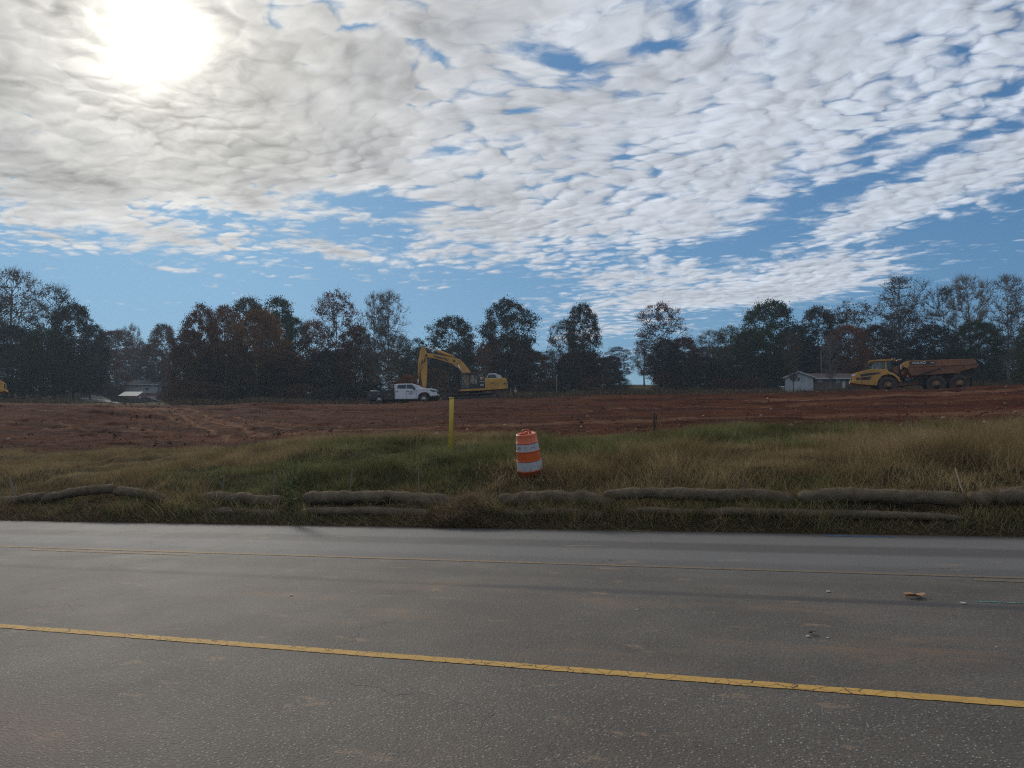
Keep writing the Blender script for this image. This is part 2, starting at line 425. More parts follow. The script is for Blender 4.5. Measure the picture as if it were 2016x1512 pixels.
# ---------------------------------------------------------------- ground sheet
m_ground, g, b = new_mat('earth and turf')
geo = g.new('ShaderNodeNewGeometry').outputs['Position']
gx, gy, gz_ = g.sep(geo)
dirt = g.new('ShaderNodeAttribute', attribute_name='dirt').outputs['Fac']
lawn = g.new('ShaderNodeAttribute', attribute_name='lawn').outputs['Fac']
rr = g.new('ShaderNodeVectorRotate', rotation_type='Z_AXIS'); g.put(rr.inputs['Vector'], geo); rr.inputs['Angle'].default_value = R(18.8)
uvv = rr.outputs[0]
n1_ = g.noise(geo, .35, 5, .6); n2_ = g.noise(geo, 3.5, 6, .7)
band = g.noise(g.v('MULTIPLY', uvv, (.06, .8, .8)), 1., 4, .6)
clay = g.mix(g.ss(n1_, .35, .65), (.068, .018, .0075), (.112, .034, .013))
clay = g.mix(g.ss(band, .40, .62), clay, (.036, .012, .006))
clay = g.mix(g.m('MULTIPLY', g.ss(g.noise(g.v('MULTIPLY', uvv, (.08, .7, .7)), 1.3, 5, .65), .58, .72), .6), clay, (.15, .068, .032))
clay = g.mix(g.m('MULTIPLY', g.ss(n2_, .3, .75), .5), clay, (.055, .022, .014))
clay = g.mix(g.ss(g.noise(geo, 9, 3, .6), .70, .76), clay, (.30, .19, .12))
trk = g.new('ShaderNodeAttribute', attribute_name='track').outputs['Fac']
clay = g.mix(g.m('MULTIPLY', trk, g.ss(n2_, .2, .6, .45, .9)), clay, (.20, .10, .052))
turf = g.mix(n2_, (.030, .026, .012), (.075, .060, .028))
lw = g.mix(n1_, (.035, .048, .014), (.085, .075, .032))
lw = g.mix(g.ss(g.noise(geo, .08, 4, .6), .45, .6), lw, (.09, .055, .030))
col = g.mix(dirt, turf, clay); col = g.mix(lawn, col, lw)
g.put(b.inputs['Base Color'], col); b.inputs['Roughness'].default_value = .95; b.inputs['Specular IOR Level'].default_value = .03
bump(g, b, g.m('ADD', g.noise(geo, 5, 8, .7), g.m('MULTIPLY', g.noise(geo, 22, 4, .6), .4)), .9, .16)

azs = np.concatenate([np.linspace(-175, -50, 60), np.linspace(-49.8, 49.8, 900), np.linspace(50, 175, 60)])
azs = np.radians(azs)
rad = np.concatenate([np.linspace(1, 10, 10), np.linspace(10.15, 24, 90), 24 * (80 / 24) ** np.linspace(.008, 1, 260), 80 * (400 / 80) ** np.linspace(.02, 1, 70), 400 * (6000 / 400) ** np.linspace(.08, 1, 20)])
AZ, RD = np.meshgrid(azs, rad); X = RD * np.sin(AZ); Y = RD * np.cos(AZ)
Z = gz(X, Y)
TR = np.where((Y > 17) & (Y < 115) & (np.abs(X) < 90), 1., 0.)
mk_ = TR > 0; tv = np.zeros_like(X); tv[mk_] = track_field(X[mk_], Y[mk_]); TR = np.clip(tv, 0, 1)
Z = Z - .09 * TR * (X * VD.x + Y * VD.y > 22)
na = len(azs); nr = len(rad)
idx = (np.arange(nr - 1)[:, None] * na + np.arange(na - 1)[None, :]).ravel()
faces = np.stack([idx, idx + 1, idx + na + 1, idx + na], 1)
ground = mesh_np('ground', np.stack([X.ravel(), Y.ravel(), Z.ravel()], 1), faces[:, ::-1], m_ground, 4, smooth=True)
U_ = X * UD.x + Y * UD.y; V_ = X * VD.x + Y * VD.y
dm = sstep(V_ + .8 * (fbm(X * 1.5, Y * 1.5, 3, 3) - .5), dirt_edge(U_) - .3, dirt_edge(U_) + .5) 
lm = sstep(Y + 12 * (fbm(X * .1, Y * .1, 61, 3) - .5), 92, 104)
for nm, a in (('dirt', dm), ('lawn', lm), ('track', TR)):
    at = ground.data.attributes.new(nm, 'FLOAT', 'POINT'); at.data.foreach_set('value', np.ascontiguousarray(a.ravel(), dtype=np.float32))
tag(ground, kind='structure')
# clods and stones turned up by the machines
m_clod, g, b = new_mat('clods'); ge = g.new('ShaderNodeNewGeometry')
cr = g.new('ShaderNodeValToRGB'); e = cr.color_ramp.elements; e[0].color = (.040, .012, .006, 1); e[1].color = (.11, .036, .015, 1); e[1].position = .9
q = e.new(.97); q.color = (.34, .24, .17, 1); g.nt.links.new(ge.outputs['Random Per Island'], cr.inputs[0]); g.nt.links.new(cr.outputs[0], b.inputs['Base Color']); b.inputs['Roughness'].default_value = .95
n = 24000
cy_ = 19 * (74 / 19) ** rng.random(n); cx_ = (rng.uniform(-300, 2300, n) - 1008) / F * cy_
uu, vv = uv_of(cx_, cy_); k_ = (vv > dirt_edge(uu)) & (rng.random(n) < sstep(fbm(uu * .3, vv * .9, 27, 3), .38, .62) + .08); cx_, cy_ = cx_[k_], cy_[k_]; n = len(cx_)
sz = np.minimum(.014 * np.exp(np.abs(rng.normal(0, .8, n))), .12); cz_ = gz(cx_, cy_)
OCT = np.array([(1, 0, 0), (0, 1, 0), (-1, 0, 0), (0, -1, 0), (0, 0, .8), (0, 0, -.6)], float)
V = OCT[None] * rng.uniform(.6, 1.3, (n, 6, 1)) * sz[:, None, None]; a_ = rng.uniform(0, PI, n)[:, None]
V = np.stack([V[..., 0] * np.cos(a_) - V[..., 1] * np.sin(a_), V[..., 0] * np.sin(a_) + V[..., 1] * np.cos(a_), V[..., 2]], -1) + np.stack([cx_, cy_, cz_ + sz * .2], 1)[:, None]
T = (np.arange(n)[:, None, None] * 6 + np.array([(0, 1, 4), (1, 2, 4), (2, 3, 4), (3, 0, 4), (1, 0, 5), (2, 1, 5), (3, 2, 5), (0, 3, 5)])[None]).reshape(-1, 3)
tag(mesh_np('dirt_clods', V.reshape(-1, 3), T, m_clod, 3), 'red clods and pale stones strewn over the graded earth', 'clods', kind='stuff')

# ---------------------------------------------------------------- road
m_road, g, b = new_mat('worn asphalt')
co = g.new('ShaderNodeTexCoord').outputs['Object']
ru, rv, _ = g.sep(co)
base = g.mix(g.ss(g.noise(co, .8, 5, .6), .3, .7), (.062, .052, .042), (.090, .077, .063))
fine = g.noise(co, 55, 3, .7)
base = g.mix(g.ss(fine, .25, .75), g.v('SCALE', base, None, .62), g.v('SCALE', base, None, 1.4))
vc = g.vor(co, 70, out='Color'); vr = g.sep(vc)[0]; vd = g.vor(co, 70)
stone = g.m('MULTIPLY', g.ss(vr, .80, .90), g.ss(vd, .42, .25))
base = g.mix(g.m('MULTIPLY', stone, g.ss(rv, 5.1, 4.7, .45, .9)), base, (.34, .32, .29))
# lanes laid at different times: far lane paler, turn lane browner, wheel paths worn
far_l = g.ss(rv, 8.85, 8.95)
base = g.mix(g.m('MULTIPLY', far_l, .5), base, (.085, .085, .088))
wob = g.m('MULTIPLY', g.m('SUBTRACT', g.noise(co, .15, 3, .5), .5), .25)
rw = g.m('ADD', rv, wob)
def line(c, wd, soft): return g.m('MULTIPLY', g.ss(rw, c - wd - soft, c - wd), g.ss(rw, c + wd + soft, c + wd))
base = g.mix(g.m('MULTIPLY', line(9.95, .25, .3), .5), base, (.125, .12, .115))
base = g.mix(g.m('MULTIPLY', line(11.45, .25, .3), .5), base, (.125, .12, .115))
base = g.mix(g.m('MULTIPLY', line(10.7, .2, .25), .6), base, (.048, .043, .040))
seam = g.m('MULTIPLY', g.m('MULTIPLY', g.ss(rv, 7.50, 7.60), g.ss(rv, 7.80, 7.68)), g.ss(g.noise(g.v('MULTIPLY', co, (.35, 3, 1)), 1, 4, .6), .35, .55, .35, .85))
base = g.mix(g.m('MULTIPLY', g.m('MULTIPLY', g.ss(rw, 8.1, 8.25), g.ss(rw, 8.6, 8.4)), .35), base, (.045, .042, .040))
base = g.mix(seam, base, (.034, .032, .032))
# red clay tracked on to the road
cl1 = g.m('MULTIPLY', g.ss(g.noise(g.v('MULTIPLY', co, (.45, 1.3, 1)), 1., 6, .68), .50, .74), g.m('MULTIPLY', g.ss(rv, 4.9, 5.6), g.ss(rv, 8.6, 7.4)))
cl1 = g.m('MULTIPLY', cl1, g.ss(g.noise(co, 3, 4, .6), .2, .6))
base = g.mix(g.m('MULTIPLY', cl1, .85), base, (.165, .098, .058))
cl2 = g.m('MULTIPLY', g.ss(g.noise(g.v('MULTIPLY', co, (1.1, 2.6, 1)), 1.25, 5, .62), .63, .67), g.ss(g.noise(co, 30, 2, .6), .3, .6))
base = g.mix(g.m('MULTIPLY', cl2, .62), base, (.22, .145, .09))
cl3 = g.m('MULTIPLY', g.ss(g.noise(co, .5, 4, .6), .40, .60), g.ss(rv, 4.1, 3.3))
base = g.mix(g.m('MULTIPLY', cl3, .4), base, (.13, .082, .06))
edge_d = g.m('MULTIPLY', g.ss(g.m('ADD', rv, g.m('MULTIPLY', g.noise(co, 2.5, 4, .6), .3)), 12.15, 12.4), .8)
base = g.mix(edge_d, base, (.075, .05, .035))
# hairline cracks
cd = g.vor(g.v('ADD', co, g.v('SCALE', g.noise(co, 3, 3, .6, out=1), None, .35)), .55, 'DISTANCE_TO_EDGE')
cr = g.m('MULTIPLY', g.ss(cd, .004, .001), g.ss(g.noise(co, .6, 3, .5), .56, .64))
base = g.mix(g.m('MULTIPLY', cr, .8), base, (.02, .02, .02))
g.put(b.inputs['Base Color'], base)
g.put(b.inputs['Roughness'], g.ss(g.noise(co, 1.2, 4, .6), .3, .7, .75, .78))
b.inputs['Specular IOR Level'].default_value = .27
hh = g.m('ADD', g.m('MULTIPLY', g.m('SUBTRACT', 1, vd), .8), g.m('MULTIPLY', fine, .8))
bump(g, b, g.m('SUBTRACT', hh, g.m('MULTIPLY', cr, .8)), .5, .010)
ROADM = Matrix.Rotation(math.atan2(UD.y, UD.x), 4, 'Z')
Su = Matrix.Identity(4); Su[2][0] = SL
def to_road(o):       # lay a mesh given in road coordinates (u, v, height) on the sloping road
    for v_ in o.data.vertices: v_.co.z += SL * v_.co.x
    o.matrix_world = Matrix.Translation((0, 0, ZR)) @ ROADM
    return o
def strip(name, mat, u0, u1, v0, v1, h, n=60, jag=0., m=1):
    vs = []; fs = []
    for i in range(n + 1):
        u = u0 + (u1 - u0) * i / n
        for j in range(m + 1):
            j0 = random.uniform(-jag, jag) if j in (0, m) else 0
            vs.append((u, v0 + (v1 - v0) * j / m + j0, h))
    for i in range(n):
        for j in range(m): a = i * (m + 1) + j; fs.append((a, a + m + 1, a + m + 2, a + 1))
    mb = MB(); mb.add(vs, fs); o = mb.build(name, mat, fix=False); return to_road(o)
road = strip('road', m_road, -160, 120, -6.5, EDGE, 0.0, 1400, .035, 1); tag(road, kind='structure')

def paint_mat(name, col, wear, fade=None):
    m_, g, b = new_mat(name); co = g.new('ShaderNodeTexCoord').outputs['Object']
    c = g.mix(g.noise(co, 6, 4, .6), tuple(q * .8 for q in col), tuple(min(1, q * 1.15) for q in col))
    ck = g.vor(g.v('ADD', co, g.v('SCALE', g.noise(co, 8, 3, .6, out=1), None, .08)), 9, 'DISTANCE_TO_EDGE')
    c = g.mix(g.m('MULTIPLY', g.ss(ck, .035, .012), g.ss(g.noise(co, 1.5, 3, .5), .36, .5, .25, .95)), c, (.03, .028, .025))
    c = g.mix(g.ss(g.noise(co, 60, 3, .7), wear, wear + .12), c, (.085, .08, .072))
    if fade: c = g.mix(g.ss(g.sep(co)[0], fade[0], fade[1], 0., .72), c, (.085, .078, .066))
    g.put(b.inputs['Base Color'], c); b.inputs['Roughness'].default_value = .8; b.inputs['Specular IOR Level'].default_value = .2
    bump(g, b, g.noise(co, 70, 3, .7), .4, .006)
    return m_
M_yl = paint_mat('yellow road paint', (.44, .26, .065), .59)
M_yf = paint_mat('faded yellow road paint', (.30, .18, .06), .50, (-9., 1.5))
M_bl = paint_mat('blue marking paint', (.03, .10, .22), .5)
M_gp = paint_mat('lime marking paint', (.22, .24, .05), .5)
M_tl = paint_mat('teal marking paint', (.10, .32, .30), .48)
def marking(name, mat, *a, **k): o = strip(name, mat, *a, **k); tag(o, kind='structure'); return o
near_v = uv_of(*road_px(1008, 1310).xy)[1]; far_v = uv_of(*road_px(1008, 1107).xy)[1]
marking('near_yellow_line', M_yl, -60, 50, near_v - .053, near_v + .053, .004, n=3200, jag=.005)
marking('far_yellow_line', M_yf, -160, 100, far_v - .05, far_v + .05, .004, n=1600, jag=.008)
ul = uv_of(*road_px(70, 1081).xy)[0]; ur = uv_of(*road_px(380, 1091).xy)[0]
marking('old_yellow_line', M_yf, ul, ur, far_v - .26, far_v - .18, .004, n=160, jag=.02)
u0 = uv_of(*road_px(1925, 1148).xy)[0]
marking('old_yellow_line', M_yf, u0, u0 + 3, far_v - .24, far_v - .14, .004, n=60, jag=.012)
for (px, py, ln, wd, mat, nm) in ((1235, 1044, .75, .05, M_gp, 'lime_paint_mark'), (1690, 1056, .9, .05, M_bl, 'blue_paint_mark'), (1985, 1187, .5, .012, M_tl, 'teal_paint_mark')):
    c_ = uv_of(*road_px(px, py).xy); marking(nm, mat, c_[0] - ln / 2, c_[0] + ln / 2, c_[1] - wd, c_[1] + wd, .0045, n=40, jag=wd * .6)

# ---------------------------------------------------------------- grass
def leaf_mat(name, cols, transl=.3, scale=.25, rv_=.55):
    """cols: list of (position, colour) picked per leaf, shifted by slow noise"""
    m_ = bpy.data.materials.new(name); m_.use_nodes = True; nt = m_.node_tree; nt.nodes.clear(); g = N(nt)
    ge = g.new('ShaderNodeNewGeometry'); rnd = ge.outputs['Random Per Island']
    oi = g.new('ShaderNodeObjectInfo').outputs['Random']
    n = g.noise(g.v('ADD', ge.outputs['Position'], g.v('SCALE', g.comb(oi, oi, oi), None, 30.)), scale, 3, .6)
    f = g.m('ADD', g.m('MULTIPLY', rnd, rv_), g.m('MULTIPLY', g.ss(n, .3, .7), 1 - rv_))
    cr = g.new('ShaderNodeValToRGB'); e = cr.color_ramp.elements
    e[0].position, e[0].color = cols[0][0], tuple(cols[0][1]) + (1,)
    e[1].position, e[1].color = cols[-1][0], tuple(cols[-1][1]) + (1,)
    for p_, c_ in cols[1:-1]: q = e.new(p_); q.color = tuple(c_) + (1,)
    nt.links.new(f, cr.inputs[0])
    d = g.new('ShaderNodeBsdfDiffuse'); t = g.new('ShaderNodeBsdfTranslucent')
    nt.links.new(cr.outputs[0], d.inputs[0]); nt.links.new(cr.outputs[0], t.inputs[0])
    mx_ = g.new('ShaderNodeMixShader'); mx_.inputs[0].default_value = transl
    nt.links.new(d.outputs[0], mx_.inputs[1]); nt.links.new(t.outputs[0], mx_.inputs[2])
    o = g.new('ShaderNodeOutputMaterial'); nt.links.new(mx_.outputs[0], o.inputs[0]); return m_
M_gg = leaf_mat('green grass blades', [(0, (.056, .052, .022)), (.5, (.135, .130, .052)), (1, (.27, .26, .12))], .3, .6)
M_dg = leaf_mat('dry grass blades', [(0, (.11, .075, .035)), (.5, (.25, .175, .085)), (1, (.44, .34, .19))], .3, .6)
M_st = leaf_mat('straw', [(0, (.10, .068, .038)), (.6, (.22, .155, .09)), (1, (.38, .29, .18))], .15, 2.)

def dry_share(u, v_):
    d = .62 + 1.3 * (fbm(u * .32 + 9, v_ * .55, 71, 4) - .5) * 2
    d += .34 * sstep(-u, 9, 15)                         # the left of the verge has gone to seed
    d -= .30 * np.exp(-(((u + 7.5) / 3.6) ** 2 + ((v_ - 17.5) / 3.5) ** 2))
    d -= .26 * np.exp(-((v_ - 19.8) / 1.6) ** 2) * sstep(u, -4, 0)
    d += .35 * np.exp(-(((u + .5) / 3.5) ** 2 + ((v_ - 15.4) / 1.) ** 2))
    d -= .25 * sstep(13.2 - v_, 0, .3)
    return d
def blades(bx, by, h, wd, lean, az_, bend):
    """arrays per blade -> verts, tris"""
    n = len(bx); zb = gz(bx, by) - .02
    ca, sa = np.cos(az_), np.sin(az_)
    # blades turn their faces at random
    th = rng.uniform(0, PI, n); wx, wy = np.cos(th) * wd / 2, np.sin(th) * wd / 2
    V = np.zeros((n, 5, 3))
    for k, (t, ws) in enumerate(((0, 1), (0, -1), (.55, .8), (.55, -.8), (1, 0))):
        off = (lean * t + bend * t * t) * h
        V[:, k, 0] = bx + ca * off + wx * ws; V[:, k, 1] = by + sa * off + wy * ws
        V[:, k, 2] = zb + h * t * np.sqrt(np.clip(1 - np.minimum(lean * .6 + bend * .6 * t, .93) ** 2, .08, 1))
    base = (np.arange(n) * 5)[:, None]
    T = np.concatenate([base + np.array([[0, 1, 2]]), base + np.array([[1, 3, 2]]), base + np.array([[2, 3, 4]])], 0)
    return V.reshape(-1, 3), T
def tufts(n, per, sel_green):
    u = rng.uniform(-42, 16, n); v_ = 12.36 + (rng.uniform(0, 1, n) ** .85) * 10.6
    e = dirt_edge(u); keep = (v_ < e + .2 * rng.standard_normal(n)) 
    keep &= ~((v_ > 22.3) & (rng.random(n) < .5))
    d = dry_share(u, v_); dry = rng.random(n) < sstep(d, .25, .75)
    keep &= (dry != sel_green)
    hz = (fbm(u * .55, v_ * .8, 81, 3))
    u, v_, hz = u[keep], v_[keep], hz[keep]
    size = .16 + .36 * sstep(hz, .32, .72) 
    size *= .62 + .42 * sstep(u, -9, 4) - .15 * sstep(-u, 10, 18)
    size *= np.where(v_ < 12.85, .62, 1.) * np.where((v_ >= 12.85) & (v_ < 13.1), .35, 1.)
    m_ = len(u); k = per
    U = np.repeat(u, k); V_ = np.repeat(v_, k); S = np.repeat(size, k)
    r = np.abs(rng.standard_normal(m_ * k)) * .10 + .01; a = rng.uniform(0, 2 * PI, m_ * k)
    U = U + r * np.cos(a); V_ = V_ + r * np.sin(a)
    V_ = np.maximum(V_, 12.27 + .05 * rng.standard_normal(m_ * k))
    bx, by = xy_of(U, V_)
    h = S * rng.uniform(.45, 1.25, m_ * k)
    az_ = a + rng.normal(0, .5, m_ * k)
    return bx, by, h, a, m_ * k
for nm, mat, green, lab in (('green_grass', M_gg, True, None), ('dry_grass', M_dg, False, None)):
    bx, by, h, a, n = tufts(44000, 14, green)
    lean = rng.uniform(.05, .45, n); bend = rng.uniform(.1, .75, n)
    wd = rng.uniform(.006, .014, n) if green else rng.uniform(.004, .010, n)
    V, T = blades(bx, by, h * (1 if green else 1.1), wd, lean, a, bend)
    o = mesh_np(nm, V, T, mat, 3)
    tag(o, 'low tangled green grass growing along the roadside bank' if green else 'tall dry tan grass gone to seed on the roadside bank', 'grass', kind='stuff')
# seed stalks that stand over the rest
n = 5200
u = rng.uniform(-42, 16, n); v_ = rng.uniform(13.6, 22.2, n)
kk = rng.random(n) < (.25 + .75 * sstep(dry_share(u, v_), .3, .8)); u, v_ = u[kk], v_[kk]
bx, by = xy_of(u, v_); n = len(u); a = rng.uniform(0, 2 * PI, n)
V, T = blades(bx, by, rng.uniform(.4, .85, n) * (.75 + .35 * sstep(u, -6, 4)), rng.uniform(.004, .008, n), rng.uniform(.05, .4, n), a, rng.uniform(0, .5, n))
tag(mesh_np('seed_stalks', V, T, M_st, 3), 'thin pale seed stalks standing over the grass', 'grass stalks', kind='stuff')
# straw and litter lying on the bank face and in the gap between the logs
n = 42000
u = rng.uniform(-40, 14, n); v_ = 12.2 + np.abs(rng.normal(0, .42, n))
m2 = 9000; cg = uv_of(*P(925, 992, 13.6).xy)
u[:m2] = cg[0] + rng.normal(0, .42, m2); v_[:m2] = cg[1] + rng.normal(0, .26, m2)
v_ = np.maximum(v_, 12.18 + rng.random(n) * .12)
bx, by = xy_of(u, v_); a = rng.uniform(0, 2 * PI, n)
hgt = np.zeros(n); hgt[:m2] = .26 * np.exp(-((u[:m2] - cg[0]) / .5) ** 2) * rng.random(m2)
V, T = blades(bx, by, rng.uniform(.05, .22, n), rng.uniform(.004, .010, n), rng.uniform(.7, 1.2, n), a, rng.uniform(.1, .8, n))
V[:, 2] += np.repeat(hgt, 5) + .012
tag(mesh_np('straw_litter', V, T, M_st, 3), 'loose straw and leaf litter spilled on the bank beside the road', 'straw', kind='stuff')

# grass that has grown up through and over the logs
n = 3600; k = 16
u = rng.uniform(-34, 12, n); keep = rng.random(n) < sstep(fbm(u * .5, u * 0, 77, 3), .34, .62) * .9 + .1; u = u[keep]; n = len(u)
v_ = np.where(rng.random(n) < .55, rng.uniform(12.40, 12.70, n), rng.uniform(12.95, 13.2, n)); dk = rng.random(n) < .5
for nm, mat, sel in (('green_grass', M_gg, dk), ('dry_grass', M_dg, ~dk)):
    U = np.repeat(u[sel], k) + rng.normal(0, .07, sel.sum() * k); V_ = np.repeat(v_[sel], k) + rng.normal(0, .04, sel.sum() * k)
    bx, by = xy_of(U, V_); m_ = len(U); a = rng.uniform(0, 2 * PI, m_)
    V, T = blades(bx, by, rng.uniform(.12, .42, m_), rng.uniform(.005, .011, m_), rng.uniform(.05, .5, m_), a, rng.uniform(.2, .8, m_))
    tag(mesh_np(nm, V, T, mat, 3), 'green tufts growing up between the straw logs' if sel is dk else 'dry tufts growing up between the straw logs', 'grass', kind='stuff')
# ---------------------------------------------------------------- fallen oak leaves and stones on the road
def road_at(px, py, h=0.):
    q = road_px(px, py); return Vector((q.x, q.y, q.z + h))
M_leaf = plain('curled dead leaf', (.40, .22, .10), .7, var=.35, scale=25)
M_leafd = plain('dark dead leaf', (.10, .05, .03), .7, var=.35, scale=25)
def oak_leaf(px, py, size, mat, label, rz, cat='leaf', pale=None):
    mb = MB(); n = 26; pts = []
    for i in range(n):
        t = 2 * PI * i / n; r_ = size * (.30 + .20 * abs(math.sin(2.5 * t + .4)) ** .8) * (1 + .12 * random.uniform(-1, 1))
        pts.append((r_ * 1.25 * math.cos(t), r_ * .8 * math.sin(t), .012 + size * .16 * abs(math.sin(1.5 * t)) + random.uniform(0, size * .05)))
    for sgn, off in ((1, 0), (-1, -.0015)):
        mb.add([(0, 0, .012 + off)] + [(a, b_, c + off) for a, b_, c in pts], [(0, i + 1, (i + 1) % n + 1)[::sgn] for i in range(n)])
    o = mb.build('fallen_leaf', mat, fix=False); o.location = road_at(px, py, .003); o.rotation_euler = (0, 0, rz)
    tag(o, label, cat, 'dead leaves on the road')
    st = MB(); st.tube([(size * .38, 0, .012), (size * .6, .01, .02), (size * .75, .03, .008)], size * .012, 5); st.build('stem', mat, o)
    return o
oak_leaf(1801, 1177, .165, M_leaf, 'large curled tan leaf lying alone beside the dark seam in the road', 3.2)
oak_leaf(1600, 1250, .07, M_leafd, 'small dark brown leaf lying on the road between the two yellow lines', .6)
M_stone = plain('pale pebble', (.45, .42, .38), .8, var=.2, scale=60)
def stone(px, py, r_, label, rx=1.3):
    bm = bmesh.new(); bmesh.ops.create_icosphere(bm, subdivisions=2, radius=r_)
    for v_ in bm.verts: v_.co *= random.uniform(.8, 1.1); v_.co.z *= .6; v_.co.x *= rx
    me = bpy.data.meshes.new('pebble'); bm.to_mesh(me); bm.free(); me.materials.append(M_stone)
    o = bpy.data.objects.new('pebble', me); C.objects.link(o); o.location = road_at(px, py, r_ * .45); tag(o, label, 'pebble', 'loose pebbles on the road')
stone(1631, 1166, .018, 'white pebble on the road left of the large tan leaf')
stone(1896, 1189, .017, 'grey pebble on the dark seam right of the large tan leaf', 1.8)
stone(1591, 1254, .014, 'pale pebble touching the small dark leaf on the road')
stone(1630, 1257, .009, 'tiny pebble just right of the small dark leaf on the road')
stone(1962, 1275, .008, 'tiny pebble near the right edge above the near yellow line')
stone(574, 1173, .014, 'brownish pebble on the left part of the middle lane')
stone(1254, 1201, .010, 'small dark pebble on the middle lane at the centre of the road')

# ---------------------------------------------------------------- straw erosion logs
m_watt, g, b = new_mat('netted straw'); co = g.new('ShaderNodeTexCoord').outputs['Object']
c = g.mix(g.noise(co, 7, 5, .65), (.095, .068, .045), (.23, .178, .122))
c = g.mix(g.m('MULTIPLY', g.ss(g.noise(g.v('MULTIPLY', co, (1, 1, .4)), 60, 3, .7), .45, .65), .55), c, (.23, .18, .125))
c = g.mix(g.ss(g.noise(co, 1.2, 3, .6), .5, .7, 0, .5), c, (.06, .045, .03))
g.put(b.inputs['Base Color'], c); b.inputs['Roughness'].default_value = .95; b.inputs['Specular IOR Level'].default_value = .1
bump(g, b, g.m('ADD', g.noise(co, 45, 4, .8), g.noise(co, 12, 3, .6)), 1., .03)
def vpoint(px, py, v_):
    r = ray(px, py); return r * (v_ / uv_of(r.x, r.y)[1])
LOGS = []
def log(pts, v_, rad, label, group='straw erosion logs along the bank'):
    """pts: pixel positions of the centre line"""
    W = [vpoint(px, py, v_) for px, py in pts]; path = []
    for i in range(len(W) - 1):
        for k in range(14): path.append(W[i].lerp(W[i + 1], (lambda t: t * t * (3 - 2 * t))(k / 14) * .5 + k / 28))
    path.append(W[-1]); n = len(path); s0 = random.uniform(0, 90)
    for i, q in enumerate(path):
        q.z += .035 * (float(vnoise(np.array([i * .21 + s0]), np.array([0.]), 3)[0]) - .5); q.y += .05 * (float(vnoise(np.array([i * .13 + s0]), np.array([4.]), 5)[0]) - .5)
    R_ = [rad * (.86 + .28 * float(vnoise(np.array([i * .3 + s0]), np.array([9.]), 7)[0])) for i in range(n)]
    for k, f in ((0, .25), (1, .66), (2, .9), (3, .98)): R_[k] *= f; R_[-1 - k] *= f
    mb = MB(); mb.tube(path, R_, 20)
    _v = np.array(mb.v); jit = fbm(_v[:, 0] * 8, _v[:, 2] * 11 + _v[:, 1] * 6, 13, 3)
    cx = Vector(path[n // 2])
    vs = []
    for i, q in enumerate(mb.v):
        a = Vector(path[min(i // 20, n - 1)]); d = Vector(q) - a; d.z *= .88; vs.append(tuple(a + d * (1 + .42 * (jit[i] - .5)) - cx))
    mb.v = vs
    o = mb.build('erosion_log', m_watt); o.location = cx
    LOGS.append((np.array([tuple(q) for q in path]), np.array(R_)))
    return tag(o, label, 'erosion log', group)
log([(-60, 984), (40, 983), (90, 976)], 13.05, .11, 'grass-choked straw log at the left edge of the bank')
log([(85, 984), (130, 972), (180, 964), (230, 962)], 13.1, .12, 'humped straw log half buried in grass on the far left')
log([(225, 966), (260, 968), (300, 974), (330, 984)], 13.1, .11, 'short sagging straw log sinking into grass left of the longer logs')
log([(404, 978), (450, 979), (500, 984), (556, 986)], 12.95, .125, 'straw log between the thin stakes left of the leafy weed')
log([(598, 979), (680, 979), (760, 978), (830, 982), (892, 992)], 12.95, .135, 'long straw log right of the leafy weed ending at the straw heap')
log([(982, 988), (1030, 982), (1080, 978), (1150, 982), (1212, 990)], 12.92, .13, 'wavy straw log below the orange barrel')
log([(1188, 973), (1290, 971), (1380, 975), (1470, 974), (1566, 984)], 12.97, .115, 'long thin straw log right of the barrel')
log([(1570, 977), (1680, 975), (1800, 978), (1900, 985)], 12.90, .125, 'thick smooth straw log left of the leaning stake at right')
log([(1905, 982), (1960, 978), (2060, 984), (2180, 990)], 12.92, .125, 'straw log running out of the right side of the picture')
log([(1960, 969), (2030, 967), (2140, 970)], 13.3, .10, 'straw log lying behind the last log at the right edge')
log([(400, 1009), (470, 1008), (555, 1013)], 12.62, .095, 'flattened lower straw log under the one left of the weed', 'sunken lower erosion logs')
log([(592, 1008), (700, 1006), (850, 1012)], 12.62, .09, 'flattened lower straw log under the long log right of the weed', 'sunken lower erosion logs')
log([(985, 1012), (1060, 1009), (1120, 1008), (1190, 1016)], 12.6, .085, 'sunken lower straw log under the wavy one', 'sunken lower erosion logs')
log([(1230, 1006), (1400, 1008), (1600, 1011), (1900, 1020)], 12.58, .07, 'sunken lower straw log under the long ones at right', 'sunken lower erosion logs')

# loose straw ends that stick out of the netting
pts_, dirs_ = [], []
for path, R_ in LOGS:
    n = int(len(path) * 55); i = rng.integers(0, len(path) - 1, n); t = rng.random(n)[:, None]
    c_ = path[i] * (1 - t) + path[i + 1] * t; th = rng.uniform(-.5, PI + .5, n)
    nrm = np.stack([-VD.x * np.cos(th), -VD.y * np.cos(th), .88 * np.sin(th)], 1)
    pts_.append(c_ + nrm * (R_[i] * rng.uniform(.9, 1.02, n))[:, None]); d = nrm * .35 + rng.normal(0, .6, (n, 3)); d /= np.linalg.norm(d, axis=1)[:, None]
    dirs_.append(d * rng.uniform(.02, .075, n)[:, None])
p0 = np.concatenate(pts_); d = np.concatenate(dirs_); wv = np.cross(d, rng.normal(0, 1, d.shape)); wv = wv / np.linalg.norm(wv, axis=1)[:, None] * .003
V = np.stack([p0 - wv, p0 + wv, p0 + d], 1).reshape(-1, 3)
tag(mesh_np('loose_straw', V, np.arange(len(V)).reshape(-1, 3), M_st, 3), 'frayed straw ends sticking out of the erosion logs', 'straw', kind='stuff')
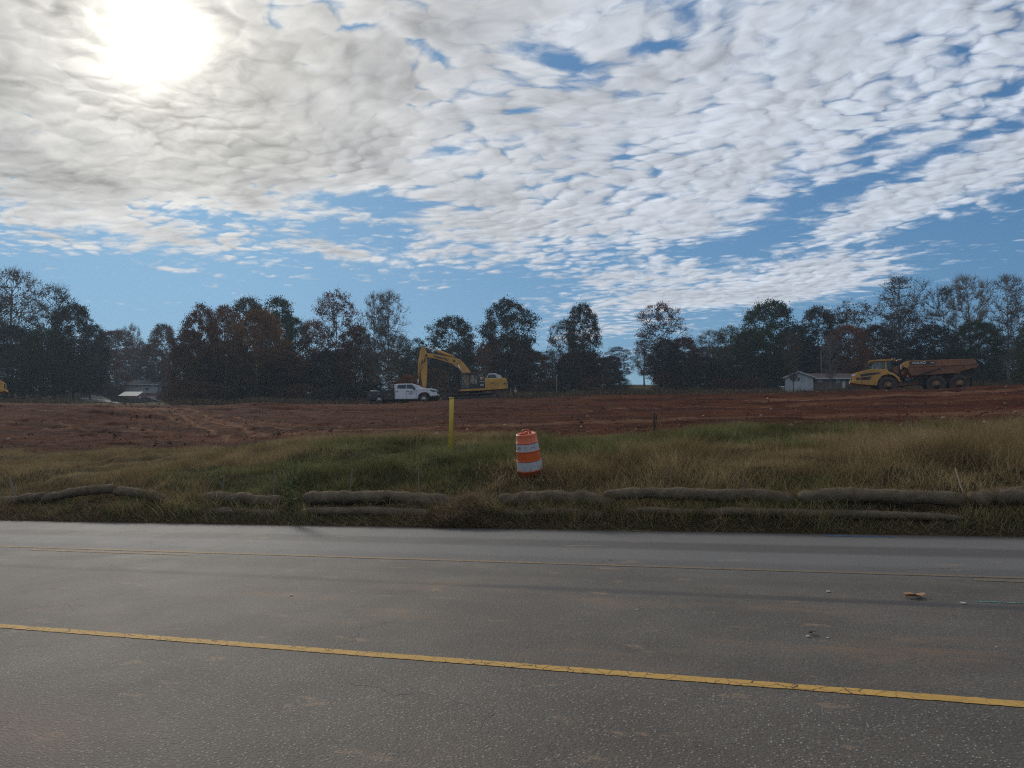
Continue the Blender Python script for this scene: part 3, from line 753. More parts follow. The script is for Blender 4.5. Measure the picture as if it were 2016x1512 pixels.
# ---------------------------------------------------------------- stakes
M_wood = plain('weathered stake wood', (.17, .14, .11), .85, var=.3, scale=14)
M_woodl = plain('pale new stake wood', (.36, .28, .19), .85, var=.25, scale=14)
def stake(pt, pb, v_, wd, mat, label):
    top, bot = vpoint(*pt, v_), vpoint(*pb, v_); d = top - bot; L_ = d.length
    mb = MB(); h = wd / 2
    prof = [(h * .2, -.45), (h, -.32), (h, L_ - .015), (h * .8, L_)]
    vs = [(sx * r_, sy * r_ * .6, z_) for r_, z_ in prof for sx, sy in ((-1, -1), (1, -1), (1, 1), (-1, 1))]
    fs = [(i * 4 + k, i * 4 + (k + 1) % 4, i * 4 + 4 + (k + 1) % 4, i * 4 + 4 + k) for i in range(3) for k in range(4)] + [(3, 2, 1, 0), (12, 13, 14, 15)]
    mb.add(vs, fs); o = mb.build('wooden_stake', mat); o.location = bot; o.rotation_euler = d.to_track_quat('Z', 'Y').to_euler()
    tag(o, label, 'stake', 'wooden stakes pinning the erosion logs')
stake((19, 940), (28, 974), 13.25, .05, M_wood, 'dark leaning stake at the left edge of the bank')
stake((441, 936), (438, 970), 13.2, .025, M_wood, 'thin grey stake behind the log left of the weed')
stake((541, 926), (539, 970), 13.2, .03, M_wood, 'thin grey stake standing just left of the leafy weed')
stake((694, 924), (688, 968), 13.2, .028, M_wood, 'thin grey stake right of the leafy weed')
stake((825, 922), (823, 968), 13.2, .022, M_wood, 'slender grey stake between the weed and the barrel')
stake((987, 928), (984, 968), 13.2, .03, M_wood, 'grey stake left of the orange barrel above the wavy log')
stake((1322, 920), (1318, 958), 13.3, .02, M_wood, 'slender stake right of the orange barrel')
stake((1464, 915), (1462, 955), 13.3, .016, M_wood, 'very thin dark stake in the dry grass at right')
stake((1881, 922), (1896, 970), 13.1, .026, M_woodl, 'pale stake leaning left over the thick log at right')

# ---------------------------------------------------------------- weed beside the stake
M_weed = leaf_mat('weed leaf', [(0, (.05, .075, .02)), (.6, (.12, .16, .05)), (1, (.45, .46, .30))], .4, 3.)
M_stem = plain('weed stem', (.12, .11, .05), .8, var=.3, scale=20)
def weed(px, pyt, pyb, v_, n, spread, label, name='tall_weed', leaves=True, mat=M_stem, cat='weed', th=.7):
    bot = vpoint(px, pyb, v_); top = vpoint(px, pyt, v_); H = top.z - bot.z
    root = empty(name, bot, label=label, cat=cat); st = MB(); lf = MB()
    for i in range(n):
        a = random.uniform(0, 2 * PI); h = H * random.uniform(.55, 1.02); s_ = spread * random.uniform(.2, 1)
        pts = [Vector((math.cos(a) * s_ * (t ** 1.4) + .02 * math.cos(a), math.sin(a) * s_ * t ** 1.4, h * t - .05)) for t in (0, .25, .5, .75, 1)]
        st.tube(pts, [th * .009, th * .008, th * .006, th * .005, th * .003], 5)
        for k in range(3 if not leaves else 5):
            t = random.uniform(.35, .9); q = pts[0].lerp(pts[-1], t); aa = random.uniform(0, 2 * PI); l_ = random.uniform(.08, .2) * H
            st.tube([q, q + Vector((math.cos(aa) * l_ * .4, math.sin(aa) * l_ * .4, l_ * .8))], [th * .004, th * .002], 4)
        if leaves:
            for k in range(15):
                t = random.uniform(.08, .97); q = pts[min(3, int(t * 4))].lerp(pts[min(4, int(t * 4) + 1)], t * 4 % 1)
                aa = random.uniform(0, 2 * PI); L_ = random.uniform(.08, .19) * (1.15 - .6 * t); wv = Vector((-math.sin(aa), math.cos(aa), 0)) * L_ * .2
                d = Vector((math.cos(aa), math.sin(aa), random.uniform(-.5, .6))) * L_
                lf.add([q, q + d * .5 + wv, q + d, q + d * .5 - wv], [(0, 1, 2, 3)])
    st.build('stem', mat, root, fix=False)
    if leaves: lf.build('leaves', M_weed, root, fix=False)
    return root
weed(572, 872, 1000, 12.72, 9, .24, 'tall leafy weed growing in the gap between two straw logs')
M_twig = plain('dead twig', (.10, .06, .045), .9, var=.3, scale=10)
weed(1288, 790, 852, 21.0, 11, .16, 'bare reddish sapling standing at the edge of the red dirt', 'bare_sapling', False, M_twig, 'sapling', 1.2)
weed(1512, 828, 850, 21.0, 7, .3, 'small dark leafy shrub at the edge of the red dirt', 'small_shrub', True, M_stem, 'shrub')

# ---------------------------------------------------------------- yellow marker post
M_ymark = plain('yellow marker plastic', (.55, .40, .045), .5, var=.12, dirt=(.25, .16, .05), dirt_amt=.3, scale=5)
pb = P(887, 886, 18); pt = P(889.5, 783, 18); d = pt - pb; L_ = d.length
mb = MB(); r_ = .051
mb.lathe([(r_, -.4), (r_, L_ - .012), (r_ * .85, L_), (.0, L_ + .002)], (0, 0, 0), 'Z', 20)
mk = empty('marker_post', pb, label='yellow plastic utility marker post leaning slightly in the grass', cat='marker post'); mk.rotation_euler = d.to_track_quat('Z', 'Y').to_euler()
mb.build('post', M_ymark, mk)
mb = MB(); mb.lathe([(r_ + .003, L_ - .03), (r_ + .003, L_ + .006), (.0, L_ + .008)], (0, 0, 0), 'Z', 20); mb.build('cap', M_ymark, mk)

# ---------------------------------------------------------------- traffic barrel
m_bar, g, b = new_mat('orange barrel plastic'); co = g.new('ShaderNodeTexCoord').outputs['Object']
c = g.mix(g.noise(co, 4, 4, .6), (.44, .075, .022), (.55, .11, .035))
c = g.mix(g.m('MULTIPLY', g.ss(g.noise(g.v('MULTIPLY', co, (1, 1, .5)), 9, 5, .7), .52, .7), .35), c, (.20, .10, .07))
g.put(b.inputs['Base Color'], c); b.inputs['Roughness'].default_value = .5
def sheeting(name, ca, cb, scr):
    m_, g, b = new_mat(name); co = g.new('ShaderNodeTexCoord').outputs['Object']
    c = g.mix(g.noise(co, 5, 4, .6), ca, cb)
    c = g.mix(g.m('MULTIPLY', g.ss(g.noise(g.v('MULTIPLY', co, (3, 3, 1.)), 5, 5, .75), .6, .66), scr), c, (.10, .085, .08))
    c = g.mix(g.m('MULTIPLY', g.ss(g.noise(co, 7, 4, .6), .5, .75), .4), c, (.24, .16, .11))
    g.put(b.inputs['Base Color'], c); b.inputs['Roughness'].default_value = .35; return m_
m_shw = sheeting('white reflective sheeting', (.36, .36, .38), (.50, .50, .52), .6)
m_sho = sheeting('orange reflective sheeting', (.50, .075, .012), (.60, .11, .018), .3)
m_ink = plain('black print', (.02, .02, .025), .5)
BS = Vector(P(1045, 933, 14.95)); BT = Vector(P(1037, 852, 14.75))
H = (BT - BS).length
bar = empty('traffic_barrel', BS, label='orange and white striped traffic barrel leaning in the grass', cat='traffic barrel')
q_ = (BT - BS).to_track_quat('Z', 'Y'); bar.rotation_euler = (R(9), R(-9), R(12))
mb = MB()
bar.scale = (.87, .87, .87)
# stepped body: four bands, each tapering a little, with ridges between
lev = [(0, .285), (.10, .285), (.105, .292), (.125, .292), (.13, .283), (.325, .272), (.33, .280), (.345, .280), (.35, .268), (.535, .256), (.54, .264), (.555, .264), (.56, .252), (.725, .240), (.73, .248), (.745, .248), (.75, .238), (.905, .228), (.925, .222), (.935, .205), (.928, .19), (.928, .0)]
mb.lathe([(r_, h_) for h_, r_ in lev], (0, 0, 0), 'Z', 48); mb.build('drum', m_bar, bar)
def band(h0, r0, h1, r1, mat):
    mb = MB(); n = 48; vs = []
    for h_, r_ in ((h0, r0 + .0025), (h1, r1 + .0025)):
        vs += [(r_ * math.cos(2 * PI * k / n), r_ * math.sin(2 * PI * k / n), h_) for k in range(n)]
    mb.add(vs, [(k, (k + 1) % n, n + (k + 1) % n, n + k) for k in range(n)], True); return mb.build('reflective_band', mat, bar, fix=False)
band(.132, .283, .322, .272, m_shw); band(.352, .268, .532, .256, m_sho); bw = band(.562, .252, .722, .240, m_shw); 
# raised rib across the lid and the arched carrying handle
mb = MB(); mb.prism([(-.10, .925), (-.05, .965), (.02, .970), (.03, .925)], -.16, .06, .012); ob = mb.build('lid_rib', m_bar, bar); ob.rotation_euler = (0, 0, R(-50))
mb = MB(); mb.tube([(-.08, 0, .925), (-.085, 0, .985), (-.05, 0, 1.02), (.01, 0, 1.022), (.065, 0, .995), (.09, 0, .955), (.09, 0, .92)], [.022, .020, .018, .018, .020, .024, .028], 10)
ob = mb.build('handle', m_bar, bar); ob.rotation_euler = (0, 0, R(-12)); ob.location = (0, -.02, 0)
def wrap_text(txt, size, z, ang0, r_, width=None):
    o = text_mesh('lettering', txt, size, m_ink, bar, (0, 0, 0), (0, 0, 0), .0, .0, width)
    for v_ in o.data.vertices:
        th = R(ang0) + v_.co.x / r_; zz_ = z + v_.co.y
        v_.co = (math.cos(th) * (r_ + .003), math.sin(th) * (r_ + .003), zz_)
    return o
wrap_text('30', .085, .640, -152, .2485)
wrap_text('S', .06, .70, -64, .2455); wrap_text('A', .03, .70, -48, .2455); wrap_text('RENTAL & SUPPLY', .026, .640, -62, .249); wrap_text('555', .018, .605, -58, .2512, .11)

# ---------------------------------------------------------------- trees
M_bark = plain('grey brown bark', (.060, .048, .040), .9, var=.35, scale=2)
M_barkl = plain('pale grey bark', (.12, .105, .09), .9, var=.35, scale=2)
LM = {
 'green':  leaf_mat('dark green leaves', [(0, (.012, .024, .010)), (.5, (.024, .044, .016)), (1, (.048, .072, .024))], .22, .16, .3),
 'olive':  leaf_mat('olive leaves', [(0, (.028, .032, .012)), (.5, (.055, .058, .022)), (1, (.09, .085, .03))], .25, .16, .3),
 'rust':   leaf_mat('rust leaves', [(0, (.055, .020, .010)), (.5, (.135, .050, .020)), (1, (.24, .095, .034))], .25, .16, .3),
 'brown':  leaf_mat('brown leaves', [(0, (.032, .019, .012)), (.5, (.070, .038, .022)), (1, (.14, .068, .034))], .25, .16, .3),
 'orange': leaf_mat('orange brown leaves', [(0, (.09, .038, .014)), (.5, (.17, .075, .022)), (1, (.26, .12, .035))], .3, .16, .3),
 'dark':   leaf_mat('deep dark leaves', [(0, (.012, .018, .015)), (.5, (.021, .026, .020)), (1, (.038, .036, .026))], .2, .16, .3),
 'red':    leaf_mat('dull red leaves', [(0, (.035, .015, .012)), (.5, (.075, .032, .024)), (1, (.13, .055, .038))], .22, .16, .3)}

def tree_mesh(kind, mat, seed, bark=None):
    """unit-free template: returns (trunk mesh, crown mesh) for a tree H metres tall, half width Wd"""
    rs = random.Random(seed); nr_ = np.random.default_rng(seed)
    H = 20.; K = dict(
round=dict(base=.10, wd=6.5, ncl=430, per=58, sig=.52, leaf=.38, tw=.2, shell=.40),
        tall=dict(base=.12, wd=4.8, ncl=350, per=52, sig=.50, leaf=.36, tw=.3, shell=.35),
        open=dict(base=.16, wd=5.6, ncl=250, per=34, sig=.48, leaf=.34, tw=.8, shell=.25),
        wispy=dict(base=.24, wd=4.6, ncl=280, per=12, sig=.5, leaf=.28, tw=1.3, shell=.2),
        bare=dict(base=.26, wd=5.4, ncl=230, per=0, sig=.5, leaf=.3, tw=3.2, shell=.2),
        bush=dict(base=.0, wd=8.5, ncl=420, per=40, sig=.9, leaf=.5, tw=.2, shell=.3))[kind]
    base = K['base'] * H; Wd = K['wd']
    # lobes give the outline its unevenness
    lob = [(rs.uniform(0, 2 * PI), rs.uniform(.15, .98), rs.choice([rs.uniform(.55, .85), rs.uniform(1.1, 1.42)])) for _ in range(13)]
    def radius(a, t):
        t = min(1, max(0, t)); pk = {'round': .48, 'tall': .55, 'open': .58, 'wispy': .66, 'bare': .66, 'bush': .30}[kind]
        if t > pk: r = (1 - ((t - pk) / (1 - pk)) ** 2.3) ** .5
        else: r = (1 - ((pk - t) / pk) ** 2 * (.45 if kind == 'bush' else .62 if kind in ('round', 'tall') else .8)) ** .5 if kind != 'wispy' else .35 + .65 * (t / pk)
        k = 1.
        for la, lt, lm in lob:
            da = math.acos(max(-1, min(1, math.cos(a - la)))); k *= 1 + (lm - 1) * math.exp(-(da / .6) ** 2 - ((t - lt) / .13) ** 2)
        return Wd * r * k
    trunk = MB(); lean = Vector((rs.uniform(-.6, .6), rs.uniform(-.6, .6), 0))
    def axis(z): t = z / H; return Vector((lean.x * t * t + .25 * math.sin(t * 5 + seed), lean.y * t * t + .2 * math.cos(t * 4 + seed), z))
    r0 = .34 if kind in ('round', 'open') else .27
    topz = H * (.72 if kind in ('round', 'open', 'bush') else .93)
    zs = [topz * i / 10 for i in range(11)]
    trunk.tube([axis(z) + Vector((0, 0, -.6 if z == 0 else 0)) for z in zs], [r0 * (1.35 if i == 0 else 1) * (1 - .88 * i / 10) for i in range(11)], 8)
    # limbs
    tips = []; limbs = []
    nl = {'round': 12, 'tall': 14, 'open': 13, 'wispy': 16, 'bare': 15, 'bush': 10}[kind]
    for i in range(nl):
        z0 = base * .8 + (topz - base * .8) * (i + rs.random()) / nl * .92
        a = i * 2.4 + rs.uniform(-.4, .4); t1 = min(.96, (z0 - base) / (H - base) + rs.uniform(.18, .38)); t1 = max(t1, .12)
        R1 = radius(a, t1) * rs.uniform(.72, .95); z1 = base + (H - base) * t1
        s_ = axis(z0); e = Vector((math.cos(a) * R1, math.sin(a) * R1, z1)) + axis(z1) * Vector((1, 1, 0)) if False else Vector((math.cos(a) * R1 + lean.x * t1, math.sin(a) * R1 + lean.y * t1, z1))
        mid = s_.lerp(e, .5) + Vector((rs.uniform(-.4, .4), rs.uniform(-.4, .4), rs.uniform(-.9, .5)))
        pts = [s_, s_.lerp(mid, .5) + Vector((0, 0, -.1)), mid, mid.lerp(e, .5) + Vector((0, 0, .2)), e]
        rr_ = r0 * .42 * (1 - z0 / H * .6)
        trunk.tube(pts, [rr_, rr_ * .8, rr_ * .6, rr_ * .38, rr_ * .15], 5, caps=False); limbs.append(pts)
    for p_ in limbs: tips += p_[1:]
    tips += [axis(z) for z in zs if z > base]
    tarr = np.array([tuple(q) for q in tips])
    # clump centres through the crown's volume, kept off each other
    cl = []
    for _ in range(K['ncl'] * 6):
        if len(cl) >= K['ncl']: break
        a = rs.uniform(0, 2 * PI); t = rs.uniform(.0, 1.0)
        f = (K['shell'] + (1 - K['shell']) * rs.random()) ** .5 if kind not in ('bare', 'wispy', 'open') else rs.random() ** .45
        Rr = radius(a, t) * f * rs.uniform(.9, 1.08)
        q = Vector((math.cos(a) * Rr + lean.x * t, math.sin(a) * Rr + lean.y * t, base + (H - base) * t * (1 - .03 * rs.random())))
        if all((q - c).length > (.55 if K['per'] > 20 else .45) for c in cl[-60:]): cl.append(q)
    for q in cl:
        d = tarr - np.array(tuple(q)); dd = (d ** 2).sum(1) + np.where(tarr[:, 2] > q.z + .2, 30, 0)
        s_ = Vector(tarr[int(np.argmin(dd))])
        mid = s_.lerp(q, .5) + Vector((rs.uniform(-.3, .3), rs.uniform(-.3, .3), rs.uniform(-.35, .15)))
        trunk.tube([s_, mid, q], [.065, .045, .018], 3, caps=False, smooth=False)
        ntw = int(K['tw'] * 5 * (1 if K['tw'] < 3 else 1) + rs.random())
        for _k in range(ntw):
            b0 = mid.lerp(q, rs.uniform(.1, 1)); out = Vector((q.x, q.y, 0)).normalized() if (abs(q.x) + abs(q.y)) > .1 else Vector((0, 0, 0))
            d_ = (out * .5 + Vector((rs.uniform(-.8, .8), rs.uniform(-.8, .8), rs.uniform(.2, 1.2)))).normalized() * rs.uniform(.6, 1.5)
            m2_ = b0 + d_ * .5 + Vector((rs.uniform(-.12, .12), rs.uniform(-.12, .12), 0))
            trunk.tube([b0, m2_, b0 + d_ + Vector((0, 0, .15))], [.026, .018, .009], 3, caps=False, smooth=False)
    tm = trunk.build('trunk', bark or M_bark, None, fix=False)
    me_t = tm.data; bpy.data.objects.remove(tm)
    if not K['per']: return me_t, None
    n = len(cl) * K['per']; c = np.repeat(np.array([tuple(q) for q in cl]), K['per'], 0)
    sg = np.repeat(nr_.uniform(.6, 1.35, len(cl)) * K['sig'], K['per'])[:, None]
    c = c + nr_.standard_normal((n, 3)) * sg * np.array([1, 1, .72])
    L_ = nr_.uniform(.55, 1.2, n)[:, None] * K['leaf'] / 2
    a1 = nr_.standard_normal((n, 3)); a1 /= np.linalg.norm(a1, axis=1)[:, None]
    a2 = nr_.standard_normal((n, 3)); a2 -= (a2 * a1).sum(1)[:, None] * a1; a2 /= np.linalg.norm(a2, axis=1)[:, None]
    V = np.stack([c - a1 * L_, c + a2 * L_ * .62, c + a1 * L_, c - a2 * L_ * .62], 1).reshape(-1, 3)
    o = mesh_np('crown', V, np.arange(n * 4).reshape(-1, 4), LM[mat], 4)
    me_c = o.data; bpy.data.objects.remove(o)
    return me_t, me_c
_tm = {}
def template(kind, mat, var):
    k = (kind, mat, var)
    if k not in _tm: _tm[k] = tree_mesh(kind, mat, hash((kind, len(mat) * 7 + ord(mat[0]), var)) % 1000 if False else (sum(map(ord, kind)) * 3 + sum(map(ord, mat)) * 5 + var * 17) % 997, M_barkl if kind in ('bare', 'wispy') and var % 2 == 0 else None)
    return _tm[k]
NAT = {'round': 7.2, 'tall': 5.4, 'open': 6.1, 'wispy': 4.9, 'bare': 5.7, 'bush': 9.0}
def tree(px, ptop, width, kind, mat, Y, label, var=0, group='trees along the far side of the building site', name=None, base=None, cat='tree'):
    q = P(px, ptop, Y); gzv = g1z(q.x, Y) if base is None else base
    h = q.z - gzv; s_ = h / 20.
    wpx = width / F * Y / 2 / (NAT[kind])
    mt, mc = template(kind, mat, var)
    root = empty(name or {'bush': 'shrub'}.get(kind, 'tree'), (q.x, Y, gzv - .1), (0, 0, random.uniform(0, 2 * PI)), label, cat, group)
    root.scale = (wpx, wpx, s_ * 1.0)
    t = bpy.data.objects.new('trunk', mt); C.objects.link(t); t.parent = root
    if mc: c_ = bpy.data.objects.new('crown', mc); C.objects.link(c_); c_.parent = root
    return root
TREES = [
 # px, top, width, kind, mat, Y, label
 (28, 533, 130, 'wispy', 'brown', 150, 'tall thin-leaved tree at the left edge, highest of the left group'),
 (112, 562, 105, 'wispy', 'dark', 148, 'thin-leaved tree with open upper twigs next to the tallest one at left'),
 (-30, 560, 150, 'open', 'brown', 152, 'half leafless tree cut off by the left edge of the picture'),
 (148, 596, 100, 'round', 'dark', 140, 'dark leafy tree whose crown slopes down towards the grey house'),
 (20, 640, 150, 'round', 'dark', 138, 'low dark tree filling in under the tallest tree at left'),
 (85, 650, 130, 'round', 'green', 136, 'dark tree over the low garage at far left'),
 (183, 640, 70, 'round', 'dark', 150, 'narrow dark tree left of the fork-trunked oak by the driveway'),
 (162, 668, 120, 'open', 'brown', 165, 'oak with a low fork standing on the lawn left of the driveway'),
 (232, 652, 105, 'round', 'red', 215, 'dull red tree rising behind the grey house'),
 (255, 640, 62, 'bare', 'red', 222, 'leafless tree fanning out above the dull red tree behind the grey house'),
 (278, 672, 80, 'open', 'red', 205, 'reddish tree right behind the roof of the grey house'),
 (323, 637, 72, 'round', 'brown', 190, 'separate round-topped brown tree beside the utility pole at left'),
 (300, 685, 70, 'round', 'dark', 200, 'low dark tree below the round-topped brown one'),
 (398, 600, 84, 'round', 'rust', 128, 'rust tree with a pointed crown at the left end of the middle grove'),
 (442, 602, 84, 'tall', 'rust', 130, 'second rust tree of the middle grove, close against the pointed one'),
 (372, 650, 90, 'round', 'brown', 126, 'brown tree bulging out at the left end of the middle grove'),
 (490, 585, 90, 'tall', 'olive', 140, 'tall olive tree behind the orange one in the middle grove'),
 (548, 585, 95, 'tall', 'green', 142, 'tall dark green tree behind the orange one, right of the olive tree'),
 (515, 610, 125, 'round', 'orange', 125, 'orange-brown tree bulging at the front of the middle grove'),
 (582, 625, 70, 'tall', 'green', 138, 'dark green tree closing the dip right of the orange one'),
 (450, 670, 130, 'round', 'brown', 120, 'low brown tree at the front foot of the two rust trees'),
 (560, 690, 110, 'round', 'brown', 122, 'low brown tree at the front foot of the dark green trees'),
 (665, 572, 112, 'open', 'rust', 128, 'tallest rust tree with sky showing through, left of the slim leafless one'),
 (622, 628, 82, 'open', 'rust', 130, 'smaller rust tree leaning on the left side of the tallest rust tree'),
 (700, 640, 80, 'round', 'brown', 132, 'brown tree between the tallest rust tree and the slim leafless one'),
 (636, 690, 90, 'round', 'dark', 124, 'low dark tree under the tallest rust tree'),
 (738, 577, 72, 'wispy', 'brown', 126, 'slim upright tree with few leaves and a clear trunk above the pickup bed'),
 (768, 574, 72, 'wispy', 'brown', 128, 'slim upright tree with few leaves just above the pickup cab'),
 (790, 660, 70, 'open', 'green', 140, 'greenish tree between the slim trees and the excavator arm'),
 (822, 665, 60, 'open', 'dark', 150, 'dark open tree directly behind the excavator arm'),
 (888, 622, 112, 'round', 'dark', 150, 'round dark tree behind the excavator boom'),
 (870, 690, 110, 'round', 'green', 155, 'lower dark tree under the excavator boom'),
 (1000, 590, 120, 'round', 'dark', 150, 'big dense dark tree above the excavator tail'),
 (1010, 665, 126, 'round', 'brown', 148, 'skirt of brown foliage under the big dense dark tree'),
 (952, 672, 42, 'open', 'rust', 140, 'narrow rust-coloured tree left of the big dense dark tree'),
 (1148, 597, 82, 'round', 'dark', 150, 'dark tree with a high right lobe standing apart right of the dense one'),
 (1110, 632, 72, 'open', 'dark', 149, 'shoulder-high dark tree leaning on the left side of the lobed tree'),
 (1088, 690, 60, 'wispy', 'olive', 160, 'thin greyish tree filling the bright gap right of the dense dark tree'),
 (1145, 690, 100, 'round', 'brown', 147, 'low brown tree under the lobed tree'),
 (1218, 682, 76, 'open', 'dark', 165, 'low rounded dark tree left of the bright gap'),
 (1200, 700, 60, 'round', 'dark', 168, 'small dark tree between the lobed tree and the bright gap'),
 (1268, 668, 60, 'wispy', 'dark', 155, 'forked leaning tree seen against the bright gap'),
 (1302, 594, 108, 'open', 'red', 148, 'tall reddish tree with spreading open top, right of the bright gap'),
 (1310, 668, 76, 'round', 'dark', 147, 'dark foliage under the tall reddish open-topped tree'),
 (1350, 664, 80, 'round', 'red', 150, 'low dull red tree right of the open-topped one'),
 (1395, 650, 80, 'wispy', 'olive', 155, 'thin pale tree left of the big dark green one'),
 (1380, 700, 90, 'round', 'dark', 150, 'low dark tree under the thin pale one'),
 (1440, 640, 84, 'open', 'olive', 152, 'olive tree stepping up to the big dark green one'),
 (1515, 592, 130, 'round', 'green', 150, 'big dark green tree, broadest of the right half'),
 (1480, 650, 110, 'round', 'green', 147, 'lower dark green tree at the left foot of the broadest one'),
 (1560, 640, 100, 'round', 'dark', 152, 'dark tree behind the small white house'),
 (1607, 603, 88, 'round', 'dark', 155, 'dark round tree right of the broadest green one'),
 (1610, 680, 90, 'round', 'green', 190, 'low green tree behind the ranch house roof'),
 (1678, 590, 110, 'open', 'brown', 150, 'brown open tree above the left end of the hauler'),
 (1668, 640, 84, 'tall', 'rust', 142, 'narrow rust tree with a bare trunk above the hauler nose'),
 (1725, 640, 100, 'round', 'red', 150, 'dull red tree behind the hauler cab'),
 (1770, 543, 112, 'wispy', 'dark', 148, 'tall thin-leaved tree high above the hauler cab'),
 (1775, 605, 100, 'open', 'red', 150, 'reddish tree under the tall thin-leaved one'),
 (1855, 565, 90, 'bare', 'red', 160, 'leafless tree with pale fanned branches above the hauler bed'),
 (1905, 543, 108, 'bare', 'red', 165, 'tallest leafless tree above the back of the hauler'),
 (1978, 543, 84, 'wispy', 'brown', 150, 'tall nearly leafless tree near the right edge'),
 (2040, 560, 100, 'wispy', 'brown', 150, 'thin-leaved tree cut off by the right edge'),
 (1835, 640, 110, 'round', 'dark', 146, 'low dark tree directly above the hauler bed'),
 (1920, 632, 110, 'round', 'green', 144, 'dark green tree right of the hauler bed'),
 (1880, 690, 120, 'round', 'dark', 150, 'low dark tree behind the tail of the hauler'),
 (1985, 660, 80, 'open', 'dark', 155, 'dark open tree with sky gaps near the right edge'),
 (2022, 640, 60, 'round', 'olive', 120, 'lighter olive tree cut off by the right edge'),
]
for i, t in enumerate(TREES): tree(*t[:7], var=i % 3)
tree(1560, 655, 40, 'wispy', 'brown', 118, 'thin bare-trunked tree standing right in front of the small white house', var=1)
tree(1634, 660, 40, 'bare', 'brown', 116, 'slim leafless tree in front of the ranch house', var=0)
# the lower row behind, dim between the nearer trunks
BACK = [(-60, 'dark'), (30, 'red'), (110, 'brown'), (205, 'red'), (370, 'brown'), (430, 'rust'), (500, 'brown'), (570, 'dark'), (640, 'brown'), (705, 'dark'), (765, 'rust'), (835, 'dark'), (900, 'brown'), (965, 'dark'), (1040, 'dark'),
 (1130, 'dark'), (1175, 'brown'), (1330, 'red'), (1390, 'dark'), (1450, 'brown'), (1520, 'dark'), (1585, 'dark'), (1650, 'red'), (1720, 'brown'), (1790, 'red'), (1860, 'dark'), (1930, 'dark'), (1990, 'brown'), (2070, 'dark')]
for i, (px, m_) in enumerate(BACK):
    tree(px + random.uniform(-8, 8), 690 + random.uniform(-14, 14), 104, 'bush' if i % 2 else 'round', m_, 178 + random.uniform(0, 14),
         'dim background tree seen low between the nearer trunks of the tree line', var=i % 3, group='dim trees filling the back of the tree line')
# shrubs along the foot of the tree line
SH = [(372, 748, 96, 'brown', 112, 'olive brown shrub mound right of the grey house'), (415, 752, 110, 'brown', 110, 'low brown shrub under the rust trees'), (505, 758, 110, 'dark', 112, 'low dark shrub under the orange tree'),
 (590, 756, 100, 'brown', 112, 'low brown shrub at the middle of the grove foot'), (665, 758, 100, 'dark', 110, 'low dark shrub left of the pickup'), (730, 752, 80, 'dark', 110, 'dark shrub behind the pickup bed'),
 (800, 738, 60, 'rust', 125, 'rust shrub behind the pickup cab'), (855, 725, 70, 'brown', 130, 'brown shrub seen under the excavator boom'), (912, 742, 60, 'dark', 125, 'dark shrub left of the excavator cab'),
 (1080, 748, 60, 'brown', 130, 'brown shrub right of the excavator'), (1120, 735, 70, 'dark', 132, 'dark shrub under the lobed tree'), (1175, 742, 80, 'brown', 132, 'brown shrub right of the lobed tree'), (1218, 742, 50, 'dark', 130, 'dark shrub left of the bright gap'),
 (1310, 735, 60, 'red', 130, 'reddish shrub right of the bright gap'), (1365, 738, 80, 'dark', 130, 'dark shrub under the dull red tree'), (1425, 745, 80, 'red', 130, 'reddish shrub under the olive tree'), (1480, 742, 70, 'brown', 130, 'brown shrub left of the white house'),
 (1520, 750, 44, 'dark', 126, 'dark shrub touching the left corner of the white house'), (1640, 766, 70, 'dark', 112, 'dark shrub in front of the ranch house'), (1690, 756, 60, 'brown', 125, 'brown shrub at the hauler nose'), (1590, 768, 50, 'brown', 112, 'low brown shrub in front of the white house'),
 (1730, 745, 80, 'dark', 125, 'dark shrub behind the hauler front wheel'), (1800, 735, 90, 'dark', 125, 'dark shrub behind the hauler'), (1945, 738, 80, 'dark', 130, 'dark shrub right of the hauler tail'), (2005, 735, 40, 'olive', 110, 'olive shrub by the pale car at the right edge'), (2060, 735, 60, 'dark', 110, 'dark shrub outside the right edge'),
 (20, 745, 90, 'dark', 125, 'dark shrub at the left edge'), (-50, 745, 90, 'dark', 120, 'dark shrub left of the picture'), (343, 764, 40, 'dark', 150, 'low bush beside the utility pole')]
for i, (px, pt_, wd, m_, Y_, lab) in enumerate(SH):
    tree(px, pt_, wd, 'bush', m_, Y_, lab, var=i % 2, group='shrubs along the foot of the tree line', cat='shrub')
# undergrowth: brush, briars and dead stalks in one tangled mass behind the red earth
n = 60000
px = rng.uniform(-300, 2300, n); Yb = rng.uniform(92, 122, n)
dens = .45 + .55 * sstep(fbm(px * .012, Yb * .06, 91, 3), .35, .6)
dens *= np.where((px > 140) & (px < 335), .04, 1.) * np.where((px < 140), .45, 1.) * np.where((px > 1535) & (px < 1700), .25, 1.) * np.where((px > 1950), .3, 1.)
k_ = rng.random(n) < dens; px, Yb = px[k_], Yb[k_]; n = len(px)
X_ = (px - 1008) / F * Yb
hh_ = .5 + 1.5 * fbm(px * .02, Yb * .1, 95, 3) * rng.random(n)
V, T = blades(X_, Yb, hh_, rng.uniform(.03, .14, n), rng.uniform(.1, .7, n), rng.uniform(0, 2 * PI, n), rng.uniform(.1, .8, n))
M_und = leaf_mat('brush and briars', [(0, (.030, .024, .016)), (.5, (.065, .048, .030)), (1, (.15, .115, .07))], .2, .1)
tag(mesh_np('undergrowth', V, T, M_und, 3), 'brown brush and dead stalks along the foot of the tree line', 'brush', kind='stuff')

